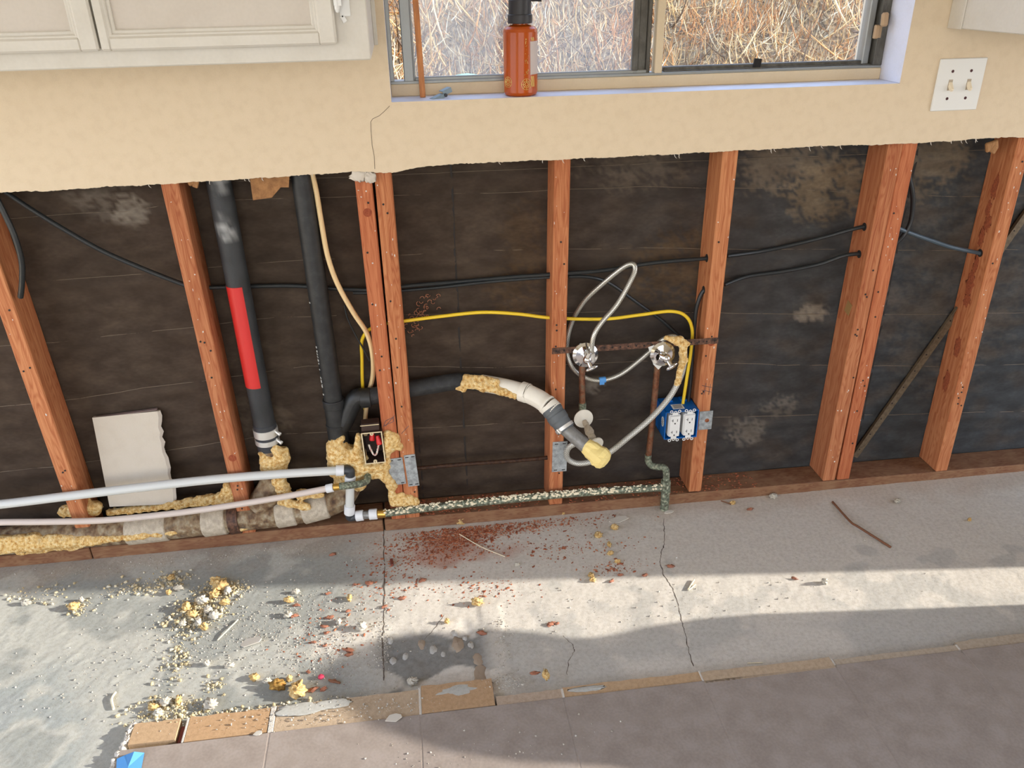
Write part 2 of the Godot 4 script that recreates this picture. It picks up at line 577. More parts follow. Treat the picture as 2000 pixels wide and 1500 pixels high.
func shell() -> void:
	# drywall of the window wall, its lower edge sawn off
	var wall := thing("wall_front", "cream textured drywall sawn off in a ragged line above the open studs", "", Vector3(0.3, 1.0, 0), "", "structure")
	var b := MB.new()
	var edge := MB.new()
	var s := b.v.size()
	var n := 0
	var x := -2.4
	while x < 3.0001:
		var y := drywall_bottom(x)
		b.vert(Vector3(x, y, 0)); b.vert(Vector3(x, SILL, 0)); b.vert(Vector3(x, y, -0.0125)); b.vert(Vector3(x, SILL, -0.0125))
		edge.vert(Vector3(x, y, 0.0002)); edge.vert(Vector3(x, y - 0.0006 - 0.0012 * absf(fine.get_noise_1d(x * 130.0)), -0.004)); edge.vert(Vector3(x, y, -0.0125))
		x += 0.004
		n += 1
	for i in n - 1:
		var a := i * 4
		b.tri(a, a + 1, a + 4); b.tri(a + 4, a + 1, a + 5)
		b.tri(a + 2, a + 6, a + 3); b.tri(a + 3, a + 6, a + 7)
		var e := i * 3
		for k in 2:
			edge.tri(e + k, e + k + 3, e + k + 1); edge.tri(e + k + 1, e + k + 3, e + k + 4)
	b.face([Vector3(-2.4, SILL, 0), Vector3(WL, SILL, 0), Vector3(WL, 2.44, 0), Vector3(-2.4, 2.44, 0)], Vector3.BACK)
	b.face([Vector3(WR, SILL, 0), Vector3(3.0, SILL, 0), Vector3(3.0, 2.44, 0), Vector3(WR, 2.44, 0)], Vector3.BACK)
	b.face([Vector3(WL, HEAD, 0), Vector3(WR, HEAD, 0), Vector3(WR, 2.44, 0), Vector3(WL, 2.44, 0)], Vector3.BACK)
	part(wall, "drywall", b, M.drywall)
	part(wall, "sawn_edge", edge, M.gypsum)
	# torn paper fibres hanging from the sawn edge
	var fib := MB.new()
	for k in 28:
		var fx := rng.randf_range(-0.75, 1.55)
		if k > 17: fx = rng.randf_range(0.8, 1.55)
		var fy := drywall_bottom(fx)
		var d := Vector3(rng.randf_range(-0.7, 0.7), -1.0, rng.randf_range(0.1, 0.5)).normalized() * rng.randf_range(0.004, 0.011)
		fib.tube([Vector3(fx, fy + 0.002, -0.003), Vector3(fx, fy, -0.001) + d * 0.6, Vector3(fx, fy, 0) + d + Vector3(0.002, 0, 0)], [0.0011, 0.0008, 0.0003], 4)
	var fm := part(wall, "torn_fibres", fib, M.gypsum)
	fm.set_meta("kind", "stuff")
	# hairline crack running down from the window corner
	var cr := MB.new()
	var cpts := [Vector3(-0.0252, 1.1292, 0.0004), Vector3(-0.0382, 1.118, 0.0004), Vector3(-0.0488, 1.1099, 0.0004), Vector3(-0.0636, 1.1041, 0.0004), Vector3(-0.0686, 1.0979, 0.0004), Vector3(-0.0699, 1.0722, 0.0004), Vector3(-0.0701, 1.0471, 0.0004), Vector3(-0.0677, 1.025, 0.0004), Vector3(-0.0692, 0.9971, 0.0004)]
	for i in cpts.size() - 1:
		cr.tube([cpts[i], cpts[i + 1]], 0.00045, 4)
	part(wall, "crack", cr, M.crack)

	# outside wall behind the cavity
	var o := MB.new()
	o.bb(Vector3(-2.5, -0.3, -0.24), Vector3(3.1, 1.125, -0.112), 0)
	o.bb(Vector3(-2.5, 1.125, -0.24), Vector3(WL - 0.012, 2.6, -0.112), 0)
	o.bb(Vector3(WR + 0.012, 1.125, -0.24), Vector3(3.1, 2.6, -0.112), 0)
	o.bb(Vector3(WL - 0.012, HEAD + 0.012, -0.24), Vector3(WR + 0.012, 2.6, -0.112), 0)
	solo("wall_outside", o, M.stucco, "pale stucco house wall around the aluminium window", "", Vector3(0, 0, -0.18), "", "structure")
	# window reveals and sill
	var r := MB.new()
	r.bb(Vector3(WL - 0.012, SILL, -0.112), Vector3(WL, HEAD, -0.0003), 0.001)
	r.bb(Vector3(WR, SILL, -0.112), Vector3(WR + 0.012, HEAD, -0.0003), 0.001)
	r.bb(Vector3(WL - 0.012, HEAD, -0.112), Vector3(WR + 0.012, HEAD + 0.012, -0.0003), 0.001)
	solo("trim_1", r, M.sky_tinted_trim, "white painted reveal around the kitchen window", "", Vector3(0.56, SILL, -0.05), "", "structure")
	var si := MB.new()
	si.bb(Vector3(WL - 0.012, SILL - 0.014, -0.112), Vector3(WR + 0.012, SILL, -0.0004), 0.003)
	solo("window_sill", si, M.sky_tinted_trim, "white painted window sill carrying an amber pump bottle", "", Vector3(0.56, SILL - 0.014, -0.05), "", "structure")

	# the rest of the room, outside the frame
	var wl := MB.new()  # unseen opening in this wall, added and sized for fill light
	wl.bb(Vector3(-2.52, 0, -0.1), Vector3(-2.4, 2.44, 0.45), 0)
	wl.bb(Vector3(-2.52, 0, 3.4), Vector3(-2.4, 2.44, 4.3), 0)
	wl.bb(Vector3(-2.52, 0, 0.45), Vector3(-2.4, 0.5, 3.4), 0)
	wl.bb(Vector3(-2.52, 2.15, 0.45), Vector3(-2.4, 2.44, 3.4), 0)
	solo("wall_left", wl, M.wall, "cream side wall with a wide opening added for light from the left", "", Vector3(-2.46, 0, 2), "", "structure")
	var wr := MB.new()
	wr.bb(Vector3(3.0, 0, -0.1), Vector3(3.12, 2.44, 0.565), 0)
	wr.bb(Vector3(3.0, 0, 2.5), Vector3(3.12, 2.44, 4.3), 0)
	wr.bb(Vector3(3.0, 2.06, 0.565), Vector3(3.12, 2.44, 2.5), 0)
	solo("wall_right", wr, M.wall, "cream wall with the open patio doorway", "", Vector3(3.06, 0, 2), "", "structure")
	var wb := MB.new()
	wb.bb(Vector3(-2.52, 0, 4.2), Vector3(-1.5, 2.44, 4.32), 0)
	wb.bb(Vector3(1.4, 0, 4.2), Vector3(3.12, 2.44, 4.32), 0)
	wb.bb(Vector3(-1.5, 2.15, 4.2), Vector3(1.4, 2.44, 4.32), 0)
	solo("wall_back", wb, M.wall, "cream wall with a wide opening behind the viewer", "", Vector3(0, 0, 4.26), "", "structure")
	var ce := MB.new()
	ce.bb(Vector3(-2.52, 2.44, -0.24), Vector3(3.12, 2.6, 4.32), 0)
	solo("ceiling", ce, M.wall, "plain cream kitchen ceiling", "", Vector3(0, 2.44, 2), "", "structure")

# ---------------------------------------------------------------- window
func window() -> void:
	var w := thing("window_1", "aluminium sliding kitchen window looking onto dry grass", "", Vector3(0.56, SILL, -0.1), "", "structure")
	var l := MB.new()
	l.bb(Vector3(WL, SILL, -0.112), Vector3(WR, 1.162, -0.088), 0.0015)
	part(w, "ledge", l, M.ledge)
	# outer frame: bottom track, side jambs, head
	var f := MB.new()
	f.bb(Vector3(WL, 1.1615, -0.135), Vector3(WR, 1.168, -0.092), 0.001)
	f.bb(Vector3(WL, 1.168, -0.135), Vector3(WL + 0.009, HEAD, -0.09), 0.001)
	f.bb(Vector3(WL, HEAD - 0.03, -0.135), Vector3(WR, HEAD, -0.09), 0.001)
	part(w, "frame", f, M.aluminium)
	var j := MB.new()
	j.bb(Vector3(WR - 0.022, 1.168, -0.128), Vector3(WR, HEAD, -0.09), 0.001)
	j.bb(Vector3(WR - 0.027, 1.168, -0.12), Vector3(WR - 0.022, HEAD, -0.112), 0.0008)
	part(w, "jamb", j, M.aluminium_dark)
	var j2 := MB.new()
	j2.bb(Vector3(WR - 0.043, 1.168, -0.135), Vector3(WR - 0.0265, HEAD, -0.105), 0.002)
	part(w, "jamb", j2, M.aluminium)
	# right fixed light
	var br := MB.new()
	br.bb(Vector3(0.612, 1.167, -0.132), Vector3(WR - 0.04, 1.178, -0.108), 0.002)
	br.bb(Vector3(0.612, 1.162, -0.108), Vector3(WR - 0.02, 1.171, -0.1), 0.001)
	part(w, "bottom_rail", br, M.aluminium_dark)
	var g := MB.new()
	g.bb(Vector3(0.60, 1.172, -0.123), Vector3(WR - 0.035, HEAD - 0.01, -0.119), 0)
	part(w, "pane", g, M.glass)
	# left sash
	var st := MB.new()
	st.bb(Vector3(0.0105, 1.163, -0.118), Vector3(0.0325, HEAD - 0.01, -0.094), 0.002)
	st.bb(Vector3(0.0325, 1.163, -0.112), Vector3(0.0365, HEAD - 0.01, -0.102), 0.0008)
	part(w, "sash_stile", st, M.aluminium)
	var sb := MB.new()
	sb.bb(Vector3(0.0345, 1.163, -0.116), Vector3(0.57, 1.1745, -0.1), 0.002)
	part(w, "sash_rail", sb, M.aluminium)
	var ms := MB.new()
	ms.bb(Vector3(0.535, 1.163, -0.118), Vector3(0.549, HEAD - 0.01, -0.1), 0.002)
	ms.bb(Vector3(0.549, 1.163, -0.12), Vector3(0.568, HEAD - 0.01, -0.106), 0.0015)
	ms.bb(Vector3(0.568, 1.163, -0.118), Vector3(0.577, HEAD - 0.01, -0.101), 0.002)
	part(w, "meeting_stile", ms, M.aluminium_dark)
	var mu := MB.new()
	mu.bb(Vector3(0.586, 1.162, -0.12), Vector3(0.604, HEAD - 0.01, -0.092), 0.0015)
	part(w, "mullion", mu, M.ledge)
	var g2 := MB.new()
	g2.bb(Vector3(0.03, 1.17, -0.111), Vector3(0.54, HEAD - 0.02, -0.107), 0)
	part(w, "pane", g2, M.glass_dirty)
	# tan latch pieces, black clip
	var la := MB.new()
	la.box(Transform3D(Basis(Vector3.BACK, 0.08), Vector3(1.1253, 1.2681, -0.08)), Vector3(0.016, 0.03, 0.012), 0.004)
	la.box(Transform3D(Basis(), Vector3(1.1215, 1.2412, -0.095)), Vector3(0.018, 0.03, 0.01), 0.002)
	part(w, "latch", la, mat(srgb(176, 146, 112), 0.6))
	var cl := MB.new()
	cl.box(Transform3D(Basis(Vector3.BACK, -0.1), Vector3(0.838, 1.1792, -0.104)), Vector3(0.018, 0.022, 0.006), 0.001)
	part(w, "clip", cl, M.dark)

# ---------------------------------------------------------------- floor
const TILE_TOP := 0.015

func floor_color(x: float, z: float) -> Color:
	var base := lin(209, 202, 191)
	var blue := lin(160, 160, 156)
	var brown := lin(186, 164, 142)
	var pale := lin(214, 208, 196)
	var n1 := noise.get_noise_2d(x * 2.6, z * 3.4)
	var n2 := noise.get_noise_2d(x * 7.0 + 30.0, z * 8.0)
	var c := base.lerp(lin(157, 158, 152), smoothstep(0.0, -0.35, x + 0.1 * n1))
	# bluish thinset left by the torn-up tiles, with brushed edges
	var p1 := smoothstep(-0.05, 0.2, n1 + 0.5 * n2 + (0.45 if x < -0.62 else 0.0) * smoothstep(0.15, 0.4, z) - 0.1)
	c = c.lerp(lin(196, 194, 184) if x < -0.3 else base.lerp(pale, 0.5), p1 * 0.6)
	var chip := smoothstep(0.09, 0.02, absf(x + 0.02) - 0.07) * smoothstep(0.36, 0.42, z) * smoothstep(0.0, 0.05, n1 + 0.25)
	c = c.lerp(lin(128, 127, 123), chip * 0.9)
	var right := smoothstep(0.1, 0.16, x) * smoothstep(0.36, 0.44, z + 0.3 * n2) * smoothstep(-0.2, 0.25, n1 + 0.2)
	c = c.lerp(blue, right * 0.4)
	var left := smoothstep(-0.62, -0.8, x + 0.2 * n1) * smoothstep(0.3, 0.45, z)
	c = c.lerp(lin(150, 156, 154), left * smoothstep(-0.15, 0.25, n2 + n1) * 0.75)
	# rubbed brown dirt beside the plate
	c = c.lerp(brown, smoothstep(0.1, 0.0, z + 0.06 * n2) * 0.4)
	# red dust ground in by sawing
	var dx := (x - 0.05) / 0.2
	var dz := (z - 0.1) / 0.07
	c = c.lerp(lin(176, 110, 82), smoothstep(1.2, 0.1, dx * dx + dz * dz + 0.9 * n2) * 0.55)
	return c

func floor_height(x: float, z: float) -> float:
	var h := 0.0012 * noise.get_noise_2d(x * 5.0, z * 5.0) + 0.0007 * noise.get_noise_2d(x * 26.0, z * 22.0) + 0.0004 * fine.get_noise_2d(x * 70.0, z * 70.0)
	# chipped-out patch in front of the drain
	if x > -0.14 and x < 0.12 and z > 0.33 and z < 0.6:
		var m := smoothstep(-0.14, -0.12, x) * smoothstep(0.12, 0.095, x) * smoothstep(0.36, 0.44, z + 0.05 * noise.get_noise_2d(x * 12.0, z * 4.0)) * smoothstep(0.6, 0.57, z)
		h -= m * (0.0035 + 0.004 * maxf(0.0, noise.get_noise_2d(x * 18.0 + 9.0, z * 18.0)) + 0.002 * fine.get_noise_2d(x * 45.0, z * 45.0))
	# raised mortar strip left between two tiles
	if x > 0.09 and x < 0.16 and z > 0.31 and z < 0.6:
		h += 0.0025 * smoothstep(0.09, 0.1, x) * smoothstep(0.152, 0.142, x) * smoothstep(0.31, 0.33, z)
	# trowelled crescent and grit on the left
	if x < -0.1 and z > 0.1:
		h += 0.0022 * maxf(0.0, fine.get_noise_2d(x * 34.0 + 3.0, z * 34.0) - 0.12) * smoothstep(-0.1, 0.3, noise.get_noise_2d(x * 5.0 + 7.0, z * 5.0) + 0.15)
	return h

func floor_all() -> void:
	var fl := thing("floor", "bare concrete slab with a torn strip of brown floor tiles", "", Vector3(0, 0, 0.3), "", "structure")
	var b := MB.new()
	var x0 := -1.6
	var z0 := -0.02
	var st := 0.0065
	var nx := int(3.8 / st)
	var nz := int(1.04 / st)
	for j in nz + 1:
		for i in nx + 1:
			var x := x0 + i * st
			var z := z0 + j * st
			b.col = floor_color(x, z)
			b.vert(Vector3(x, floor_height(x, z), z))
	var w := nx + 1
	for j in nz:
		for i in nx:
			var a := j * w + i
			b.tri(a, a + 1, a + w); b.tri(a + 1, a + w + 1, a + w)
	part(fl, "concrete", b, M.slab, true)
	var under := MB.new()
	under.bb(Vector3(-2.5, -0.2, -0.24), Vector3(3.12, -0.012, 4.32), 0)
	under.bb(Vector3(-2.5, -0.012, 0.95), Vector3(-0.665, -0.001, 4.32), 0)
	part(fl, "slab_base", under, M.mortar)
	# cut row of twelve inch tiles along the torn edge
	var row := [[-0.64, -0.549, 0.578, 0.632], [-0.53, -0.3675, 0.577, 0.64], [-0.354, -0.058, 0.573, 0.641], [-0.0525, 0.1, 0.567, 0.641], [0.104, 0.243, 0.6165, 0.643], [0.2475, 0.549, 0.613, 0.645], [0.5525, 0.8475, 0.618, 0.65], [0.8535, 1.143, 0.625, 0.651], [1.149, 1.45, 0.614, 0.653], [1.455, 1.76, 0.62, 0.653]]
	var brown := [srgb(188, 158, 124), srgb(186, 152, 116), srgb(188, 166, 140), srgb(182, 150, 116), srgb(180, 160, 140), srgb(190, 160, 126), srgb(186, 164, 138), srgb(180, 164, 144), srgb(180, 164, 144), srgb(180, 162, 140)]
	for i in row.size():
		var t: Array = row[i]
		var tb := MB.new()
		var back := []
		var m := 14
		var top := TILE_TOP - 0.0012 * (i % 3)
		for k in m + 1:
			var xx := lerpf(t[0], t[1], float(k) / m)
			back.append(Vector3(xx, top, t[2] + (0.0035 * fine.get_noise_1d(xx * 60.0) if i != 3 else 0.003 * fine.get_noise_1d(xx * 30.0))))
		for k in m:
			var p: Vector3 = back[k]
			var q: Vector3 = back[k + 1]
			var d := Vector3(0, 0.002, 0)
			var e := Vector3(0, 0, 0.0015)
			tb.face([p + e, q + e, Vector3(q.x, top, t[3]), Vector3(p.x, top, t[3])], Vector3.UP)
			tb.face([p + e, q + e, q - d, p - d], Vector3(0, 1, -1))
			tb.face([p - d, q - d, Vector3(q.x, -0.004, q.z - 0.002), Vector3(p.x, -0.004, p.z - 0.002)], Vector3.FORWARD)
			tb.face([Vector3(p.x, top, t[3]), Vector3(q.x, top, t[3]), Vector3(q.x, 0, t[3]), Vector3(p.x, 0, t[3])], Vector3.BACK)
		for e in [0, m]:
			var p: Vector3 = back[e]
			tb.face([p, Vector3(p.x, top, t[3]), Vector3(p.x, 0, t[3]), Vector3(p.x, 0, p.z)], Vector3.LEFT if e == 0 else Vector3.RIGHT)
		var tm: StandardMaterial3D = M.tile.duplicate()
		tm.albedo_color = brown[i]
		part(fl, "cut_tile", tb, tm)
	# grout stubs standing in the joints
	var gr := MB.new()
	for k in [[-0.367, 0.575, 0.642], [-0.058, 0.57, 0.642], [0.243, 0.618, 0.643], [0.549, 0.613, 0.645], [0.8475, 0.622, 0.65], [1.143, 0.625, 0.652]]:
		gr.bb(Vector3(k[0] + (0.0 if k[0] > -0.3 else 0.001), 0, k[1]), Vector3(k[0] + (0.0055 if k[0] > -0.3 else 0.012), TILE_TOP - 0.0006, k[2]), 0.001)
	gr.bb(Vector3(-0.536, 0, 0.578), Vector3(-0.5305, TILE_TOP - 0.001, 0.64), 0.0015)
	part(fl, "grout", gr, M.grout)
	var rl := MB.new()
	rl.bb(Vector3(-0.548, -0.002, 0.59), Vector3(-0.537, 0.004, 0.632), 0.002)
	for q in [[Vector3(-0.3, TILE_TOP, 0.592), Vector3(0.055, 0.0014, 0.016), 2.0], [Vector3(-0.24, TILE_TOP, 0.588), Vector3(0.04, 0.001, 0.012), 4.0], [Vector3(0.02, TILE_TOP - 0.001, 0.59), Vector3(0.06, 0.0013, 0.018), 7.0], [Vector3(0.3, TILE_TOP - 0.002, 0.626), Vector3(0.04, 0.001, 0.007), 9.0]]:
		var ms := MB.new()
		ms.lump(q[0], q[1], noise, 0.45, 1.3, q[2], 8, 26)
		part(fl, "mortar_smear", ms, mat(srgb(182, 180, 172), 0.9, 0, {tex = T.slab, tri = Vector3(6, 6, 6), world = true}))
	part(fl, "old_paint", rl, mat(srgb(120, 62, 58), 0.8))
	# whole tiles in front, grimed over, with nearly flush joints
	var xs := [-0.653, -0.361, -0.0555, 0.2455, 0.551, 0.8505, 1.146, 1.449, 1.752, 2.054]
	var zs := [0.6425, 0.949, 1.252]
	for j in 2:
		for i in xs.size() - 1:
			var tb := MB.new()
			tb.bb(Vector3(xs[i] + 0.0012, -0.002, zs[j] + 0.0004), Vector3(xs[i + 1] - 0.0012, TILE_TOP - 0.0002 * ((i + j) % 2), zs[j + 1] - 0.0012), 0.001)
			part(fl, "floor_tile", tb, M.tile_gray)
	var far_ := MB.new()
	far_.bb(Vector3(-0.653, -0.01, 1.2515), Vector3(3.12, TILE_TOP - 0.001, 4.32), 0.001)
	far_.bb(Vector3(2.055, -0.01, 0.63), Vector3(3.12, TILE_TOP - 0.001, 1.2505), 0.001)
	part(fl, "far_floor", far_, M.tile_gray)
	var jf := MB.new()
	jf.bb(Vector3(-0.65, 0, 0.6425), Vector3(2.05, TILE_TOP - 0.0006, 1.25), 0)
	part(fl, "joint_fill", jf, M.tile_gray)
	# ragged mortar along the broken left end
	var rag := MB.new()
	for k in 26:
		var t := k / 25.0
		rag.lump(Vector3(lerpf(-0.643, -0.662, t) + rng.randf_range(-0.004, 0.003), 0.006, lerpf(0.578, 0.72, t)), Vector3(rng.randf_range(0.005, 0.01), rng.randf_range(0.006, 0.0115), rng.randf_range(0.005, 0.011)), noise, 0.6, 2.0, k * 3.1, 6, 8)
	part(fl, "broken_mortar", rag, M.grout)
	# cracks in the slab
	crack(fl, [Vector3(0.6451, 0.001, 0.0487), Vector3(0.6285, 0.001, 0.1125), Vector3(0.6086, 0.001, 0.1681), Vector3(0.593, 0.001, 0.1962), Vector3(0.5782, 0.001, 0.2361), Vector3(0.5738, 0.001, 0.2863), Vector3(0.5809, 0.001, 0.3361), Vector3(0.5764, 0.001, 0.3913), Vector3(0.5672, 0.001, 0.4431), Vector3(0.5632, 0.001, 0.4932), Vector3(0.5522, 0.001, 0.5478), Vector3(0.5476, 0.001, 0.5931)], 0.0011)
	crack(fl, [Vector3(-0.1373, 0.001, -0.0261), Vector3(-0.1366, 0.001, 0.0609), Vector3(-0.1343, 0.001, 0.1872), Vector3(-0.1346, 0.001, 0.3009), Vector3(-0.1375, 0.001, 0.3871), Vector3(-0.1356, 0.001, 0.4677), Vector3(-0.1328, 0.001, 0.5353)], 0.0016)
	crack(fl, [Vector3(0.115, 0.001, 0.1603), Vector3(0.1354, 0.001, 0.1465), Vector3(0.0104, 0.001, 0.3409), Vector3(-0.0201, 0.001, 0.3881), Vector3(-0.044, 0.001, 0.4178)].slice(2), 0.0009)
	crack(fl, [Vector3(0.2663, 0.001, 0.5702), Vector3(0.2771, 0.001, 0.5328), Vector3(0.2957, 0.001, 0.5045), Vector3(0.2978, 0.001, 0.4824), Vector3(0.2758, 0.001, 0.4464)], 0.0008)
	# bits of aggregate in the chipped patch
	var stones := [[Vector3(0.0354, -0.003, 0.4387), 0.02, 0], [Vector3(0.0646, -0.003, 0.4448), 0.01, 1], [Vector3(-0.0469, -0.003, 0.4263), 0.013, 0], [Vector3(-0.0218, -0.003, 0.4462), 0.012, 1], [Vector3(0.0767, -0.004, 0.4916), 0.017, 0], [Vector3(0.0759, -0.004, 0.5369), 0.024, 0], [Vector3(-0.0852, -0.003, 0.4573), 0.009, 1], [Vector3(0.0007, -0.003, 0.4655), 0.008, 1], [Vector3(0.0533, -0.002, 0.4228), 0.007, 1], [Vector3(0.0308, -0.002, 0.4028), 0.008, 1], [Vector3(-0.1199, -0.002, 0.4033), 0.009, 1], [Vector3(-0.113, -0.003, 0.4671), 0.01, 1]]
	var sm := [mat(srgb(160, 142, 122), 0.85), mat(srgb(176, 172, 164), 0.85)]
	for k in stones.size():
		var sb := MB.new()
		var rr: float = stones[k][1]
		sb.lump(stones[k][0] - Vector3(0, 0.0025, 0), Vector3(rr * 0.8, 0.005, rr * 1.3), noise, 0.5, 1.4, k * 5.3, 7, 10)
		part(fl, "aggregate", sb, sm[stones[k][2]])

func crack(parent: Node3D, pts: Array, half: float) -> void:
	var b := MB.new()
	var line := []
	for i in pts.size() - 1:
		for k in 7:
			var p: Vector3 = pts[i].lerp(pts[i + 1], k / 7.0)
			p.x += 0.003 * fine.get_noise_2d(p.z * 90.0, p.x * 90.0)
			p.y = floor_height(p.x, p.z) + 0.0003
			line.append(p)
	for i in line.size() - 1:
		var a: Vector3 = line[i]
		var c: Vector3 = line[i + 1]
		var wa := half * (0.5 + absf(fine.get_noise_1d(i * 2.3)) * 1.4)
		var wc := half * (0.5 + absf(fine.get_noise_1d((i + 1) * 2.3)) * 1.4)
		b.face([a - Vector3(wa, 0, 0), a + Vector3(wa, 0, 0), c + Vector3(wc, 0, 0), c - Vector3(wc, 0, 0)], Vector3.UP)
	part(parent, "crack", b, M.crack)

# ---------------------------------------------------------------- paper, studs, plates
const SEAMS := [[[-2.0, 0.965], [-0.79, 0.967], [-0.2, 0.96], [1.0, 0.958], [2.4, 0.94]],
	[[-2.0, 0.895], [-0.81, 0.904], [-0.64, 0.905], [-0.5, 0.922], [0.19, 0.905], [0.57, 0.903], [0.94, 0.878], [1.4, 0.836], [2.4, 0.8]],
	[[-2.0, 0.73], [-0.85, 0.75], [-0.26, 0.765], [0.18, 0.762], [0.577, 0.746], [0.965, 0.719], [1.43, 0.688], [2.4, 0.64]],
	[[-2.0, 0.57], [-0.89, 0.593], [-0.34, 0.62], [0.178, 0.595], [0.587, 0.569], [0.99, 0.535], [1.48, 0.5], [2.4, 0.45]],
	[[-2.0, 0.40], [-0.934, 0.432], [-0.29, 0.482], [0.172, 0.437], [0.595, 0.423], [1.013, 0.378], [1.52, 0.334], [2.4, 0.28]],
	[[-2.0, 0.21], [-0.98, 0.242], [-0.4, 0.285], [0.167, 0.264], [0.605, 0.243], [1.036, 0.212], [1.56, 0.172], [2.4, 0.12]]]

func seam_y(k: int, x: float) -> float:
	var s: Array = SEAMS[k]
	for i in s.size() - 1:
		if x <= s[i + 1][0]:
			return lerpf(s[i][1], s[i + 1][1], clampf((x - s[i][0]) / (s[i + 1][0] - s[i][0]), 0.0, 1.0)) + 0.003 * noise.get_noise_1d(x * 4.0 + k * 9.0)
	return s[-1][1]

func paper_z(x: float, y: float) -> float:
	var z := PAPER + 0.0035 * noise.get_noise_2d(x * 4.0, y * 9.0) + 0.002 * noise.get_noise_2d(x * 9.0 + 20.0, y * 22.0)
	for k in SEAMS.size():
		var d := y - seam_y(k, x)
		# each wire pulls the sheet in; it bellies out just under it
		z += 0.0045 * exp(-pow((d + 0.02) / 0.018, 2.0)) - 0.003 * exp(-pow(d / 0.006, 2.0))
	z += 0.003 * noise.get_noise_2d(x * 3.0 + y * 6.0, y * 26.0) * smoothstep(0.35, 0.1, y)
	return minf(z, PAPER + 0.0115)

func paper_color(x: float, y: float) -> Color:
	var c := lin(74, 63, 54).lerp(lin(67, 70, 73), smoothstep(0.1, 1.4, x))
	var n1 := noise.get_noise_2d(x * 6.0, y * 9.0)
	var n2 := fine.get_noise_2d(x * 40.0, y * 60.0)
	c = c.lerp(lin(92, 80, 68), clampf(n1 * 0.7, 0.0, 0.35))
	# dust and plaster smears: [x, y, size x, size y, strength, tone]
	for s in [[0.97, 0.93, 0.14, 0.06, 0.8, 0], [1.06, 0.87, 0.1, 0.07, 0.6, 1], [1.33, 0.92, 0.09, 0.07, 0.55, 1], [0.68, 0.68, 0.11, 0.09, 0.55, 2], [0.55, 0.94, 0.12, 0.04, 0.4, 0], [-0.64, 0.91, 0.035, 0.03, 1.0, 3], [-0.69, 0.95, 0.06, 0.05, 0.4, 3], [1.07, 0.53, 0.04, 0.022, 1.0, 3], [0.92, 0.17, 0.05, 0.04, 0.6, 3], [1.02, 0.25, 0.05, 0.03, 0.5, 3], [0.47, 0.36, 0.025, 0.02, 0.7, 3], [0.25, 0.65, 0.06, 0.06, 0.45, 2], [-0.45, 0.33, 0.08, 0.05, 0.35, 0], [0.28, 0.78, 0.05, 0.09, 0.4, 2], [1.5, 0.6, 0.2, 0.3, 0.2, 0]]:
		var q := pow((x - s[0]) / s[2], 2.0) + pow((y - s[1]) / s[3], 2.0)
		if q < 3.0:
			var m: float = smoothstep(0.0, 0.55, (1.0 - q * 0.5) * 0.6 + 0.75 * n2 + 0.5 * n1) * s[4] * smoothstep(3.0, 0.8, q)
			c = c.lerp([lin(118, 106, 92), lin(128, 112, 90), lin(98, 78, 54), lin(132, 124, 114)][s[5]], clampf(m, 0.0, 1.0))
	return c

